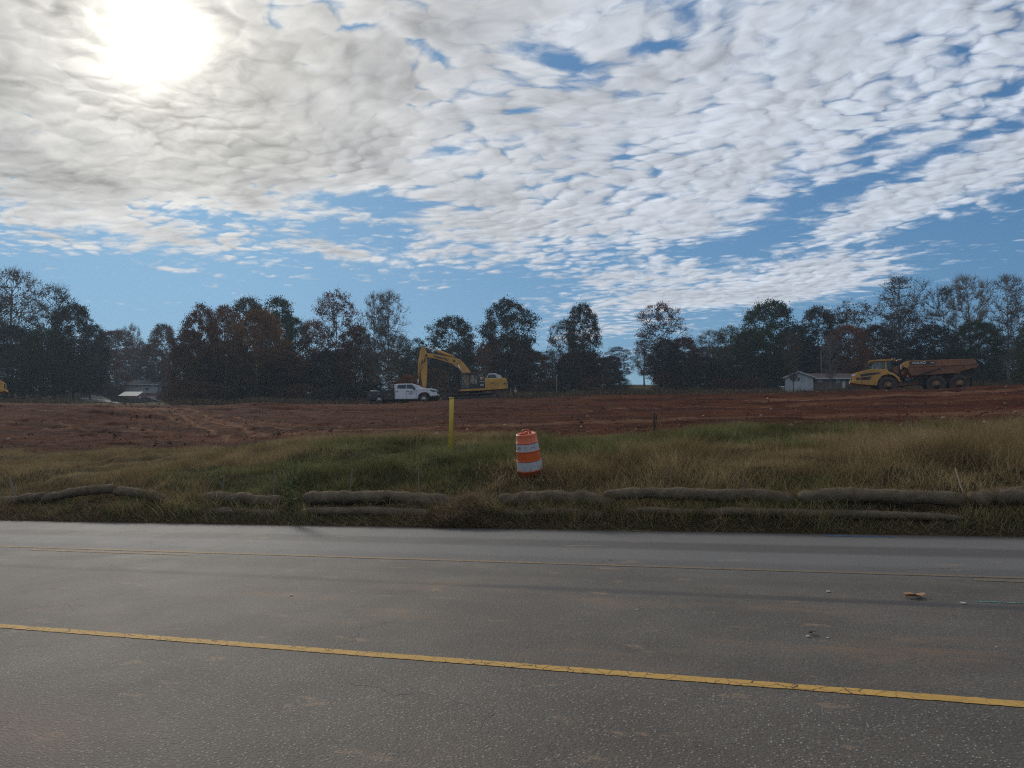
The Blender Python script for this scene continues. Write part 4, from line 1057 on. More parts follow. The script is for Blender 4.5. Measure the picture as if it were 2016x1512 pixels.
# ---------------------------------------------------------------- shared vehicle materials
M_cat = plain('dusty yellow machine paint', (.50, .26, .038), .5, var=.18, dirt=(.25, .13, .06), dirt_amt=.4, scale=1.2)
M_catd = plain('clay coated yellow paint', (.22, .088, .035), .7, var=.25, dirt=(.11, .045, .028), dirt_amt=.8, scale=1.0)
M_blk = plain('black painted steel', (.022, .022, .024), .6, var=.3, dirt=(.07, .04, .025), dirt_amt=.4)
M_rub = plain('dusty tyre rubber', (.030, .026, .024), .85, var=.3, dirt=(.10, .055, .035), dirt_amt=.6, scale=4)
M_glass = plain('dark cab glass', (.012, .018, .020), .08, var=.05, spec=.8)
m_gl2, g, b = new_mat('clear cab glass'); b.inputs['Base Color'].default_value = (.75, .85, .85, 1); b.inputs['Roughness'].default_value = .02; b.inputs['Transmission Weight'].default_value = .9; b.inputs['Alpha'].default_value = .35
M_rimd = plain('dusty rim paint', (.26, .15, .06), .7, var=.3, dirt=(.13, .07, .04), dirt_amt=.7, scale=3)
M_wht = plain('white truck paint', (.60, .61, .64), .3, var=.06, dirt=(.35, .25, .18), dirt_amt=.25, scale=.8)
M_chr = plain('chrome', (.55, .55, .56), .2, metal=.9)
M_lamp = plain('lamp lens', (.62, .60, .56), .2, var=.05)
M_red = plain('red lens', (.35, .02, .02), .25)
M_silver = plain('silver paint', (.42, .43, .45), .3)
M_trk = plain('muddy track steel', (.060, .045, .038), .7, var=.35, dirt=(.11, .055, .035), dirt_amt=.7, scale=3)
M_let = plain('black lettering', (.02, .02, .03), .5)
M_letw = plain('pale lettering', (.55, .53, .48), .5)

def wheel(parent, x, z, y, r, w, rim_r, side=-1, rimmat=M_cat, lugs=22, name='wheel', knob=.03):
    """wheel with tyre and rim as sub-parts; the wheel itself is the hub"""
    hb = MB(); hb.lathe([(rim_r * .28, -w * .5), (rim_r * .34, -w * .36), (rim_r * .34, w * .3)], (0, 0, 0), 'Y', 20)
    for k in range(8):
        a = k * PI / 4; hb.lathe([(rim_r * .05, -w * .42), (rim_r * .05, -w * .3)], (math.cos(a) * rim_r * .45, 0, math.sin(a) * rim_r * .45), 'Y', 6)
    h = hb.build(name, rimmat, parent); h.location = (x, y, z)
    if side > 0: h.rotation_euler = (0, 0, PI)
    t = MB(); hw = w / 2
    t.lathe([(rim_r, -hw * .82), (rim_r * 1.08, -hw * .95), (r * .80, -hw), (r * .94, -hw * .92), (r - knob, -hw * .72), (r - knob, hw * .72), (r * .94, hw * .92), (r * .8, hw), (rim_r * 1.08, hw * .95), (rim_r, hw * .82), (rim_r, -hw * .82)], (0, 0, 0), 'Y', 40)
    for k in range(lugs):
        a = 2 * PI * k / lugs
        for sgn in (-1, 1):
            aa = a + (PI / lugs if sgn > 0 else 0); c_, s_ = math.cos(aa), math.sin(aa)
            t.box((c_ * (r - knob * .6), sgn * hw * .45, s_ * (r - knob * .6)), (knob * 1.4, hw * .85, 2 * PI * r / lugs * .46), (0, -aa, 0))
    t.build('tyre', M_rub, h)
    rm = MB(); rm.lathe([(rim_r * 1.02, -hw * .86), (rim_r * .93, -hw * .84), (rim_r * .88, -hw * .55), (rim_r * .62, -hw * .35), (rim_r * .58, -hw * .25), (rim_r * .58, hw * .8), (rim_r * 1.02, hw * .86)], (0, 0, 0), 'Y', 32)
    rm.build('rim', rimmat, h)
    return h

# ================================================================ articulated hauler (side outline measured off the picture)
def make_hauler():
    s = .00882; SLP = 20 / 732.
    def L(zx, zy): return ((zx - 588) * s, (634 - (zx - 588) * SLP - zy) * s)
    def PG(pts): return [L(*q) for q in pts]
    root = empty('articulated_hauler')
    W = 3.3
    # front tractor
    b_ = MB(); b_.prism(PG([(190, 478), (188, 496), (205, 504), (300, 518), (468, 529), (474, 497), (492, 455), (530, 422), (588, 409), (642, 420), (678, 450), (694, 482), (712, 500), (716, 486), (700, 440), (640, 398), (600, 378), (585, 354), (405, 352), (330, 369), (232, 396), (208, 412), (203, 446), (206, 474)]), .35, W - .35, .03)
    b_.build('hood', M_cat, root)
    b_ = MB(); b_.prism(PG([(186, 478), (184, 500), (240, 510), (300, 518), (300, 480), (240, 476)]), .15, W - .15, .03); b_.build('bumper', M_cat, root)
    # wheel arches standing out over the tyres
    for y0, y1 in ((.0, .42), (W - .42, W)):
        f = MB(); f.prism(PG([(452, 530), (470, 529), (476, 497), (494, 458), (532, 424), (588, 411), (642, 422), (680, 452), (696, 484), (714, 500), (718, 486), (702, 440), (642, 396), (588, 384), (520, 396), (478, 430), (456, 480)]), y0, y1, .02)
        f.build('fender', M_cat, root)
    for yy in (.335, W - .335):
        for pg_ in ([(300, 406), (400, 394), (515, 387), (498, 402), (455, 412), (300, 431)], [(296, 441), (416, 431), (402, 460), (380, 466), (296, 469)], [(250, 446), (286, 442), (286, 468), (252, 470)]):
            v_ = MB(); v_.prism(PG(pg_), yy - .012, yy + .012); v_.build('vent', M_blk, root)
    v_ = MB(); v_.prism(PG([(198, 425), (198, 470), (206, 470), (206, 425)]), .5, W - .5); v_.build('radiator_grille', M_blk, root)
    for yy in (.36, W - .76):
        v_ = MB(); v_.prism(PG([(205, 420), (212, 410), (248, 404), (244, 424), (206, 432)]), yy - .02, yy + .4, .01); v_.build('headlight', M_lamp, root)
    v_ = MB(); v_.prism(PG([(232, 394), (330, 366), (408, 350), (408, 356), (332, 374), (236, 402)]), .9, W - .9); v_.build('hood_panel', M_letw, root)
    # cab
    cy0, cy1 = .75, 2.55
    c = MB(); c.prism(PG([(585, 352), (640, 352), (640, 375), (600, 380), (405, 360), (405, 350)]), cy0, cy1); c.build('cab_floor', M_blk, root)
    r_ = MB(); r_.prism(PG([(388, 266), (400, 260), (460, 251), (560, 247), (642, 249), (650, 256), (640, 262), (470, 264), (405, 272)]), cy0 - .12, cy1 + .12, .02)
    rf = r_.build('cab_roof', M_cat, root)
    bc = MB(); bc.lathe([(.07, 0), (.07, .12), (.04, .17)], (L(650, 250)[0], cy0 + .5, L(650, 250)[1]), 'Z', 12); bc.build('beacon', plain('amber beacon', (.5, .12, .02), .3), rf)
    lb = MB(); lb.prism(PG([(697, 249), (745, 240), (746, 246), (699, 256)]), cy0, cy1); lb.build('light_bar', M_letw, rf)
    for y_ in (cy0, cy1 - .07):
        for pg_, m_ in (([(405, 350), (431, 266), (440, 266), (415, 350)], M_blk), ([(566, 262), (582, 262), (584, 368), (570, 364)], M_cat), ([(632, 262), (642, 262), (642, 372), (632, 372)], M_blk)):
            q = MB(); q.prism(PG(pg_), y_, y_ + .07); q.build('cab_pillar', m_, root)
    ws = MB(); ws.prism(PG([(403, 350), (429, 268), (433, 268), (407, 350)]), cy0 + .03, cy1 - .03); ws.build('windscreen', m_gl2, root)
    wd_ = MB()
    for y_ in (cy0 + .02, cy1 - .03):
        q = MB(); q.prism(PG([(416, 350), (441, 266), (566, 264), (569, 362)]), y_, y_ + .012); q.build('side_window', m_gl2, root)
        q = MB(); q.prism(PG([(584, 264), (632, 264), (632, 370), (584, 366)]), y_, y_ + .012); q.build('rear_side_window', M_glass, root)
    q = MB(); q.prism(PG([(470, 356), (520, 356), (535, 345), (545, 290), (555, 290), (553, 356), (470, 360)]), 1.4, 1.9, .03); q.build('seat', M_blk, root)
    q = MB(); q.prism(PG([(430, 352), (470, 352), (462, 322), (448, 318)]), 1.2, 2.1, .02); q.tube([(L(466, 322)[0], 1.5, L(466, 322)[1]), (L(476, 315)[0], 1.65, L(476, 308)[1])], .03, 6); q.build('dashboard', M_blk, root)
    for sy in (-1, 1):
        q = MB(); y_ = cy0 if sy < 0 else cy1; a_ = L(405, 285); q.tube([(a_[0] + .2, y_, a_[1]), (a_[0] - .25, y_ + sy * .5, a_[1] + .05)], .02, 6); q.box((a_[0] - .25, y_ + sy * .55, a_[1] - .15), (.07, .24, .42)); q.build('mirror', M_blk, root)
    # machinery between cab and hitch
    q = MB(); q.prism(PG([(592, 318), (705, 318), (712, 420), (640, 400), (600, 380)]), .9, 2.7, .02); q.build('engine_box', M_blk, root)
    q = MB(); q.prism(PG([(640, 322), (708, 322), (708, 395), (648, 380)]), .86, .9); q.build('engine_panel', M_catd, root)
    q = MB(); q.lathe([(.10, 0), (.10, .9), (.07, .92)], (L(690, 320)[0], 2.3, L(690, 320)[1]), 'Z', 14); q.build('exhaust_stack', M_blk, root)
    q = MB(); q.lathe([(.26, -.2), (.30, -.1), (.30, .6)], (L(765, 400)[0], 1.0, L(765, 400)[1]), 'Y', 18); q.lathe([(.2, -.3), (.2, .5)], (L(790, 370)[0], 1.2, L(790, 370)[1]), 'Y', 18); q.build('hydraulic_tank', M_catd, root)
    q = MB()
    for k in range(5):
        a0 = L(690 + k * 8, 430 - k * 18); a1 = L(770 + k * 6, 400 - k * 12); q.tube([(a0[0], 1.2 + .2 * k, a0[1]), ((a0[0] + a1[0]) / 2, 1.1 + .2 * k, a0[1] - .25), (a1[0], 1.2 + .2 * k, a1[1])], .035, 6)
    q.build('hoses', M_blk, root)
    q = MB(); q.prism(PG([(600, 520), (690, 470), (740, 460), (760, 500), (830, 505), (900, 470), (960, 440), (1440, 415), (1450, 470), (1120, 480), (930, 510), (760, 530), (640, 545)]), 1.15, 2.15, .03); q.build('frame', M_catd, root)
    q = MB(); q.lathe([(.22, -.45), (.22, .45)], (L(750, 490)[0], 1.65, L(750, 490)[1]), 'Z', 16); q.build('hitch', M_blk, root)
    q = MB(); q.prism(PG([(470, 545), (470, 500), (690, 500), (690, 545)]), 1.2, 2.1); q.prism(PG([(405, 540), (470, 560), (470, 540), (420, 520)]), 1.0, 2.3); q.build('belly_plate', M_blk, root)
    # dump body, a thick-walled open tray
    o1 = PG([(752, 286), (808, 268), (1462, 254), (1472, 262), (1500, 328), (1476, 358), (1442, 350), (1334, 382), (1290, 400), (990, 420), (860, 424), (828, 424), (792, 352), (756, 337)])
    q = MB()
    for y0, y1 in ((0., .12), (W - .12, W)): q.prism(o1, y0, y1, .02)
    q.prism(PG([(836, 402), (836, 424), (990, 420), (1290, 400), (1334, 382), (1442, 350), (1476, 358), (1500, 328), (1490, 322), (1440, 336), (1320, 370), (1270, 386)]), .12, W - .12)
    q.prism(PG([(752, 286), (808, 268), (815, 275), (815, 402), (836, 424), (826, 424), (790, 352), (756, 337)]), .12, W - .12)
    body = q.build('dump_body', M_catd, root)
    for y_ in (-.06, W - .02):
        q = MB(); q.prism(PG([(812, 268), (1462, 254), (1470, 262), (1482, 300), (1450, 315), (1300, 322), (830, 338), (812, 330)]), y_, y_ + .08, .02); q.build('side_rail', plain('orange brown body rail', (.25, .095, .038), .6, var=.25, dirt=(.16, .06, .035), dirt_amt=.6, scale=.8) if y_ < 0 else M_catd, body)
        q = MB(); q.prism(PG([(752, 286), (808, 268), (812, 330), (790, 345), (756, 337)]), y_ - .01, y_ + .07, .02); q.build('headboard', M_cat, body)
        for zx in (960, 1110, 1260):
            q = MB(); q.prism(PG([(zx, 335), (zx + 14, 335), (zx + 60, 405), (zx + 40, 408)]), y_ + .01, y_ + .06); q.build('body_rib', M_catd, body)
        q = MB(); q.prism(PG([(900, 410), (1120, 345), (1130, 352), (930, 420)]), y_ - .06, y_ - .02 if y_ < 0 else y_ + .12); q.build('lift_ram', M_blk, body)
    q = MB(); q.prism(PG([(828, 279), (1076, 274), (1076, 308), (830, 312)]), -.085, -.062); pl = q.build('name_plate', M_blk, body)
    a_ = L(910, 294); text_mesh('lettering', 'VOLVO', .27, M_letw, body, (a_[0], -.092, a_[1]), (PI / 2, -R(1.), 0), .006, .012, 1.28)
    a_ = L(1048, 292); text_mesh('lettering', 'A40', .17, M_letw, body, (a_[0], -.092, a_[1]), (PI / 2, -R(1.), 0), .006, .006, .36)
    q = MB(); q.prism(PG([(930, 470), (1440, 440), (1450, 480), (940, 510)]), .55, .7); q.prism(PG([(930, 470), (1440, 440), (1450, 480), (940, 510)]), W - .7, W - .55)
    q.build('bogie_beam', M_blk, root)
    for zx in (588, 1080, 1312):
        zy = {588: 527, 1080: 503, 1312: 503}[zx]; x_, z_ = L(zx, zy); r_ = .86; z_ = .90
        ax = MB(); ax.lathe([(.16, .5), (.16, W - .5)], (x_, 0, z_), 'Y', 12); ax.build('axle', M_blk, root)
        wheel(root, x_, z_, .36, r_, .72, .40, -1, M_rimd)
        wheel(root, x_, z_, W - .36, r_, .72, .40, 1, M_rimd)
    for zx in (930, 1430):
        q = MB(); q.prism(PG([(zx, 440), (zx + 8, 440), (zx + 12, 540), (zx + 4, 540)]), .05, .75); q.build('mud_flap', M_blk, root)
    root['_slope'] = SLP
    return root
hauler = make_hauler(); sl_ = hauler['_slope']; del hauler['_slope']
q = P(1640 + 588 / 5.362, 660 + 634 / 5.362, 71)
hauler.location = (q.x, 71, q.z); hauler.rotation_euler = (0, -math.atan(sl_) * .25, R(-22)); hauler.scale = (.91, 1, 1)
for c_ in hauler.children:
    if c_.name.startswith('wheel'): c_.scale = (1 / .91, 1, 1)
tag(hauler, 'articulated dump truck with empty clay-stained tray crossing the crest at right', 'dump truck', 'dump trucks working the site')
h2 = copy_tree(hauler); e_ = P(8, 786, 66)
h2.rotation_euler = (0, 0, PI + R(30)); h2.location = (e_.x - 3.85, 66.5, g1z(e_.x, 68, False) - .1)
tag(h2, 'dump truck almost wholly cut off by the left edge, only its nose showing', 'dump truck', 'dump trucks working the site')

# ================================================================ pickup with service bed
def make_pickup():
    s = .00879
    def L(zx, zy): return ((zx - 620) * s, (867 - zy) * s)
    def PG(p_): return [L(*q) for q in p_]
    root = empty('service_truck'); W = 2.03
    q = MB(); q.prism(PG([(542, 815), (540, 650), (548, 648), (560, 700), (790, 706), (870, 702), (960, 705), (1003, 716), (1008, 735), (1013, 776), (1010, 786), (930, 790), (920, 762), (895, 750), (850, 750), (818, 768), (805, 800), (803, 816)]), .0, W, .04)
    body = q.build('body', M_wht, root)
    q = MB(); q.prism(PG([(545, 712), (552, 652), (575, 645), (735, 645), (775, 656), (862, 702), (862, 712)]), .12, W - .12, .05); cabin = q.build('cabin', M_wht, root)
    for y_, sg in ((.10, -1), (W - .12, 1)):
        for pg_ in ([(570, 712), (574, 668), (586, 657), (668, 655), (668, 711)], [(676, 711), (676, 655), (735, 657), (775, 700), (778, 712)]):
            g_ = MB(); g_.prism(PG(pg_), y_, y_ + .02); g_.build('side_window', M_glass, cabin)
    g_ = MB(); g_.prism(PG([(766, 655), (778, 656), (858, 699), (846, 699)]), .18, W - .18); g_.build('windscreen', m_gl2, cabin)
    g_ = MB(); g_.prism(PG([(760, 657), (772, 657), (846, 702), (836, 702)]), .2, W - .2); g_.build('dashboard_shade', M_glass, cabin)
    for y_ in (-.012, W):
        for xz in (574, 690):
            g_ = MB(); g_.prism(PG([(xz - 14, 730), (xz + 12, 730), (xz + 12, 736), (xz - 14, 736)]), y_, y_ + .012); g_.build('door_handle', M_blk, body)
        for xz in (551, 672, 782):
            g_ = MB(); g_.prism(PG([(xz, 712), (xz + 1.6, 712), (xz + 1.6, 806), (xz, 806)]), y_, y_ + .006 + .006 * (y_ > 0)); g_.build('door_seam', M_blk, body)
    for sy, y_ in ((-1, 0), (1, W)):
        g_ = MB(); a_ = L(765, 706); g_.tube([(a_[0], y_, a_[1]), (a_[0] + .02, y_ + sy * .2, a_[1])], .03, 6); g_.box((a_[0], y_ + sy * .27, a_[1] + .02), (.12, .22, .3)); g_.build('mirror', M_blk, body)
    # round door emblem: ring, with a small mark inside
    g_ = MB(); a_ = L(722, 748); n = 28
    for r0, r1 in ((.17, .20), (.10, .115)):
        vs = [(a_[0] + r * math.cos(2 * PI * k / n), -.006, a_[1] + r * math.sin(2 * PI * k / n)) for r in (r0, r1) for k in range(n)]
        g_.add(vs, [(k, (k + 1) % n, n + (k + 1) % n, n + k) for k in range(n)])
    g_.box((a_[0], -.006, a_[1]), (.13, .004, .035)); g_.box((a_[0], -.006, a_[1] - .02), (.04, .006, .09)); g_.build('door_emblem', M_let, body, fix=False)
    g_ = MB(); g_.prism(PG([(958, 722), (1006, 722), (1012, 740), (1010, 776), (975, 776), (960, 745)]), .06, W - .06, .02); g_.build('grille', M_blk, root)
    for y_ in (-.01, W - .34):
        g_ = MB(); g_.prism(PG([(930, 716), (985, 724), (1004, 730), (1004, 742), (960, 740), (934, 724)]), y_, y_ + .35, .01); g_.build('headlight', M_glass, root)
    g_ = MB(); g_.prism(PG([(930, 786), (1018, 780), (1018, 796), (1000, 806), (932, 806)]), -.01, W + .01, .02); g_.build('bumper', M_blk, root)
    for y_ in (-.035, W - .02):
        g_ = MB(); g_.prism(PG([(805, 816), (800, 800), (812, 765), (848, 744), (898, 744), (926, 758), (938, 790), (926, 790), (918, 766), (893, 754), (852, 754), (822, 772), (812, 816)]), y_, y_ + .055); g_.build('wheel_arch', M_blk, body)
        g_ = MB(); g_.prism(PG([(545, 812), (803, 814), (803, 824), (545, 822)]), y_ - .02, y_ + .12); g_.build('running_board', M_blk, root)
    g_ = MB(); g_.prism(PG([(780, 812), (1000, 800), (1000, 830), (780, 835), (400, 835), (250, 830), (250, 815)]), .45, W - .45); g_.build('chassis', M_blk, root)
    # service bed
    q = MB(); q.prism(PG([(235, 812), (232, 735), (250, 728), (430, 728), (435, 715), (532, 715), (534, 826), (430, 826), (420, 800), (395, 782), (350, 782), (325, 800), (318, 820), (240, 826)]), -.08, W + .08, .02)
    bed = q.build('service_bed', M_blk, root)
    for y_ in (-.1, W + .08):
        for (x0, x1, z0, z1) in ((245, 300, 745, 800), (305, 425, 740, 776), (440, 526, 725, 815)):
            g_ = MB(); g_.prism(PG([(x0, z0), (x1, z0), (x1, z1), (x0, z1)]), y_, y_ + .02, .004); dr = g_.build('tool_door', M_blk, bed)
            g_ = MB(); g_.box((L((x0 + x1) / 2, 0)[0], y_ - .01, L(0, (z0 + z1) / 2 - 6)[1]), (.10, .02, .05)); g_.build('latch', M_chr, dr)
    q = MB()
    for y_ in (.15, W - .15): q.tube([(L(268, 0)[0], y_, L(0, 728)[1]), (L(268, 0)[0], y_, L(0, 714)[1]), (L(330, 0)[0], y_, L(0, 714)[1]), (L(330, 0)[0], y_, L(0, 728)[1])], .025, 6)
    q.box((L(300, 0)[0], W / 2, L(0, 717)[1]), (.55, 1.2, .10)); q.build('bed_toolbox', M_silver, bed)
    q = MB()
    for y_ in (.3, W - .3): q.tube([(L(520, 0)[0], y_, L(0, 716)[1]), (L(534, 0)[0], y_, L(0, 650)[1])], .035, 6)
    for zz_ in (650, 680): q.tube([(L(532, 0)[0], .2, L(0, zz_)[1]), (L(532, 0)[0], W - .2, L(0, zz_)[1])], .03, 6)
    q.build('headache_rack', M_blk, bed)
    q = MB(); q.box((L(544, 0)[0], W / 2, L(0, 645)[1]), (.12, .9, .07)); q.build('light_bar', M_blk, bed)
    q = MB(); q.box((L(232, 0)[0], .2, L(0, 800)[1]), (.03, .2, .12)); q.build('tail_light', M_red, bed)
    q = MB(); q.box((L(232, 0)[0], W - .2, L(0, 800)[1]), (.03, .2, .12)); q.build('tail_light', M_red, bed)
    for zx in (371, 866):
        for y_, sd_ in ((.10, -1), (W - .10, 1)): wheel(root, L(zx, 0)[0], .425, y_, .425, .28, .24, sd_, M_silver, lugs=30, knob=.01)
        ax = MB(); ax.lathe([(.07, .2), (.07, W - .2)], (L(zx, 0)[0], 0, .425), 'Y', 10); ax.build('axle', M_blk, root)
    return root
pk = make_pickup(); q = P(680 + 620 / 5.6, 640 + 867 / 5.6, 74); pk.location = (q.x, 74, q.z); pk.rotation_euler = (0, -R(.9), R(-1.5))
tag(pk, 'white crew cab pickup with black service bed parked in front of the excavator', 'pickup truck')

# ================================================================ excavator
def make_excavator():
    s = .00930
    def L(zx, zy): return ((zx - 1430) * s, (842 - zy) * s)
    def PG(p_): return [L(*q) for q in p_]
    root = empty('excavator'); W = 3.2
    # two crawler tracks
    for y0 in (.0, W - .62):
        q = MB(); q.prism(PG([(1180, 800), (1215, 780), (1640, 772), (1650, 820), (1200, 826)]), y0 + .12, y0 + .5, .02); tf = q.build('track_frame', M_blk, root)
        ou = []
        def arc(cx, cy, r, a0, a1, n):
            for k in range(n + 1):
                a = R(a0 + (a1 - a0) * k / n); ou.append((cx + r * math.cos(a), cy - r * math.sin(a)))
        arc(1650, 794, 47, -90, 90, 9); arc(1145, 800, 41, 90, 270, 9)
        inn = [(1650 + (x - 1650) * .86 if x > 1600 else 1145 + (x - 1145) * .86 if x < 1190 else x, 797 + (y - 797) * .84) for x, y in ou]
        o_ = PG(ou); i_ = PG(inn); n = len(o_); vs = [(p_[0], y, p_[1]) for y in (y0, y0 + .6) for p_ in o_ + i_]
        fs = []
        for k in range(n):
            j = (k + 1) % n
            fs += [(k, j, n + j, n + k), (2 * n + j, 2 * n + k, 3 * n + k, 3 * n + j), (k, 2 * n + k, 2 * n + j, j), (n + k, n + j, 3 * n + j, 3 * n + k)]
        tk = MB(); tk.add(vs, fs)
        # shoes with grousers along the belt
        per = [Vector(p_) for p_ in o_]; seg = []
        for k in range(n):
            a, b2 = per[k], per[(k + 1) % n]; m_ = max(1, int((b2 - a).length / .19))
            for t in range(m_): seg.append((a.lerp(b2, (t + .5) / m_), (b2 - a)))
        for c_, d in seg:
            an = math.atan2(d.y, d.x); nn = Vector((d.y, -d.x)).normalized()
            tk.box((c_.x + nn.x * .02, y0 + .3, c_.y + nn.y * .02), (.16, .62, .03), (0, -an, 0)); tk.box((c_.x + nn.x * .05, y0 + .3, c_.y + nn.y * .05), (.025, .62, .04), (0, -an, 0))
        tk.build('crawler_belt', M_trk, tf)
        for cx, cz, r in ((1650, 794, .36), (1145, 800, .31)):
            q = MB(); q.lathe([(r, .05), (r, .2), (r * .8, .22), (r * .8, .4), (r, .42), (r, .55)], (L(cx, 0)[0], y0, L(0, cz)[1]), 'Y', 24); q.lathe([(r * .4, -.01), (r * .4, .05)], (L(cx, 0)[0], y0, L(0, cz)[1]), 'Y', 16); q.build('sprocket', M_trk, tf)
        for k in range(7):
            q = MB(); q.lathe([(.11, .08), (.11, .52)], (L(1215 + k * 62, 0)[0], y0, L(0, 824)[1]), 'Y', 14); q.build('roller', M_trk, tf)
    q = MB(); q.prism(PG([(1300, 790), (1330, 745), (1560, 742), (1590, 790)]), .6, W - .6); q.lathe([(.75, 0), (.75, .2)], (L(1440, 0)[0], W / 2, L(0, 745)[1]), 'Z', 28); q.build('undercarriage', M_blk, root)
    # upper house
    q = MB(); q.prism(PG([(1262, 708), (1300, 704), (1480, 700), (1798, 688), (1796, 706), (1740, 712), (1490, 722), (1260, 724)]), .05, W - .05, .02); deck = q.build('deck', M_cat, root)
    q = MB(); q.prism(PG([(1540, 592), (1735, 586), (1770, 592), (1788, 610), (1798, 690), (1688, 696), (1542, 700)]), .1, W - .1, .06); hs_ = q.build('engine_housing', M_cat, root)
    q = MB(); q.prism(PG([(1687, 592), (1689, 592), (1690, 694), (1688, 694)]), .085, .10); q.build('panel_seam', M_blk, hs_)
    a_ = L(1770, 655); text_mesh('lettering', '390', .2, M_let, hs_, (a_[0] - .03, .092, a_[1]), (PI / 2, 0, 0), .004, .008)
    q = MB(); a_ = L(1630, 640)
    q.tube([(a_[0] - .24, .095, a_[1] - .03), (a_[0] - .1, .095, a_[1] + .09), (a_[0] + .1, .095, a_[1] + .09), (a_[0] + .24, .095, a_[1] - .03)], .014, 4); q.box((a_[0], .095, a_[1] - .05), (.36, .008, .05)); q.build('side_emblem', M_let, hs_)
    a_ = L(1655, 668); text_mesh('lettering', 'PC390', .09, plain('red lettering', (.35, .03, .02), .5), hs_, (a_[0], .092, a_[1]), (PI / 2, 0, 0), .004, .0)
    q = MB(); q.prism(PG([(1556, 590), (1578, 543), (1590, 534), (1665, 532), (1700, 552), (1722, 560), (1730, 575), (1728, 588)]), .55, 2.2, .05); hc = q.build('hood_cover', M_silver, hs_)
    q = MB(); q.prism(PG([(1566, 584), (1584, 548), (1656, 544), (1678, 584)]), .535, .56); q.build('hood_screen', M_glass, hc)
    q = MB(); q.lathe([(.09, 0), (.09, .45)], (L(1690, 0)[0], 2.5, L(0, 590)[1]), 'Z', 14); q.build('exhaust_pipe', M_blk, hs_)
    q = MB(); q.prism(PG([(1478, 608), (1540, 600), (1542, 700), (1480, 702)]), .12, W - .12, .02); sv = q.build('side_box', M_blk, root)
    a_ = L(1510, 662); text_mesh('lettering', '390', .24, M_letw, sv, (a_[0], .112, a_[1]), (PI / 2, 0, 0), .004, .01)
    q = MB(); q.box((L(1508, 0)[0], .115, L(0, 622)[1]), (.5, .01, .05)); q.build('trim_stripe', M_letw, sv)
    q = MB()
    for x0, x1 in ((1484, 1535),):
        for y_ in (.2, 1.1): q.tube([(L(x0, 0)[0], y_, L(0, 604)[1]), (L(x0, 0)[0], y_, L(0, 572)[1]), (L(x1, 0)[0], y_, L(0, 578)[1]), (L(x1, 0)[0], y_, L(0, 600)[1])], .02, 6)
    q.build('handrail', M_cat, sv)
    q = MB(); q.lathe([(.1, 0), (.1, .3), (.04, .34)], (L(1500, 0)[0], .7, L(0, 606)[1]), 'Z', 12); q.build('air_intake', M_letw, sv)
    # cab
    cab = MB()
    for y_ in (.08, 1.05):
        for pg_ in ([(1270, 700), (1278, 540), (1286, 540), (1280, 700)], [(1368, 700), (1368, 540), (1375, 540), (1375, 700)], [(1462, 700), (1462, 540), (1476, 545), (1480, 700)], [(1270, 690), (1480, 690), (1480, 704), (1268, 706)]): cab.prism(PG(pg_), y_, y_ + .07)
    cab.prism(PG([(1375, 640), (1470, 645), (1475, 695), (1375, 695)]), .10, .13)
    c_ = cab.build('cab', M_blk, root)
    q = MB(); q.prism(PG([(1272, 545), (1285, 528), (1340, 520), (1440, 520), (1470, 530), (1478, 548), (1460, 544), (1290, 544)]), .04, 1.16, .02); q.build('cab_roof', M_blk, c_)
    q = MB(); q.prism(PG([(1276, 690), (1282, 546), (1366, 545), (1366, 690)]), .10, .112); q.build('cab_door_glass', m_gl2, c_)
    q = MB(); q.prism(PG([(1376, 640), (1376, 545), (1462, 545), (1466, 642)]), .10, .112); q.build('cab_window', m_gl2, c_)
    q = MB(); q.prism(PG([(1272, 698), (1280, 545), (1283, 545), (1276, 698)]), .12, 1.08); q.build('front_glass', m_gl2, c_)
    q = MB(); q.prism(PG([(1375, 695), (1385, 655), (1430, 650), (1436, 600), (1450, 600), (1452, 695)]), .35, .85, .03); q.build('seat', M_silver, c_)
    q = MB(); q.prism(PG([(1300, 695), (1305, 650), (1320, 640), (1326, 695)]), .4, .8, .02); q.build('console', M_blk, c_)
    # boom (two side plates as one box section), arm, cylinders
    by0, by1 = 1.35, 1.95
    q = MB(); q.prism(PG([(876, 290), (892, 276), (972, 286), (1100, 316), (1192, 334), (1268, 360), (1302, 396), (1345, 450), (1392, 520), (1420, 600), (1400, 640), (1340, 640), (1318, 580), (1286, 522), (1246, 458), (1166, 404), (1080, 370), (1000, 346), (905, 326), (880, 312)]), by0, by1, .025); bm_ = q.build('boom', M_cat, root)
    a_ = L(1054, 338); dl = math.atan2(-(362 - 312), 172)
    text_mesh('lettering', 'KOMATSU', .30, M_let, bm_, (a_[0] - .02, by0 - .008, a_[1]), (PI / 2, -dl, 0), .006, .014, 1.58)
    for cx, cz in ((1200, 372), (1238, 408), (888, 296)):
        q = MB(); q.lathe([(.10, -.06), (.10, .66)], (L(cx, 0)[0], by0, L(0, cz)[1]), 'Y', 16); q.build('pin', M_blk, bm_)
    q = MB(); q.tube([(L(1200, 0)[0], 1.65, L(0, 328)[1]), (L(1005, 0)[0], 1.65, L(0, 246)[1])], .13, 14); ac = q.build('arm_cylinder', M_cat, bm_)
    q = MB(); q.tube([(L(1010, 0)[0], 1.65, L(0, 248)[1]), (L(866, 0)[0], 1.65, L(0, 204)[1])], .06, 10); q.build('arm_cylinder_rod', M_chr, ac)
    for y_ in (by0 - .16, by1 + .16):
        q = MB(); q.tube([(L(1335, 0)[0], y_, L(0, 640)[1]), (L(1286, 0)[0], y_, L(0, 520)[1])], .12, 12); bc_ = q.build('boom_cylinder', M_cat, bm_)
        q = MB(); q.tube([(L(1288, 0)[0], y_, L(0, 524)[1]), (L(1240, 0)[0], y_, L(0, 410)[1])], .055, 10); q.build('boom_cylinder_rod', M_chr, bc_)
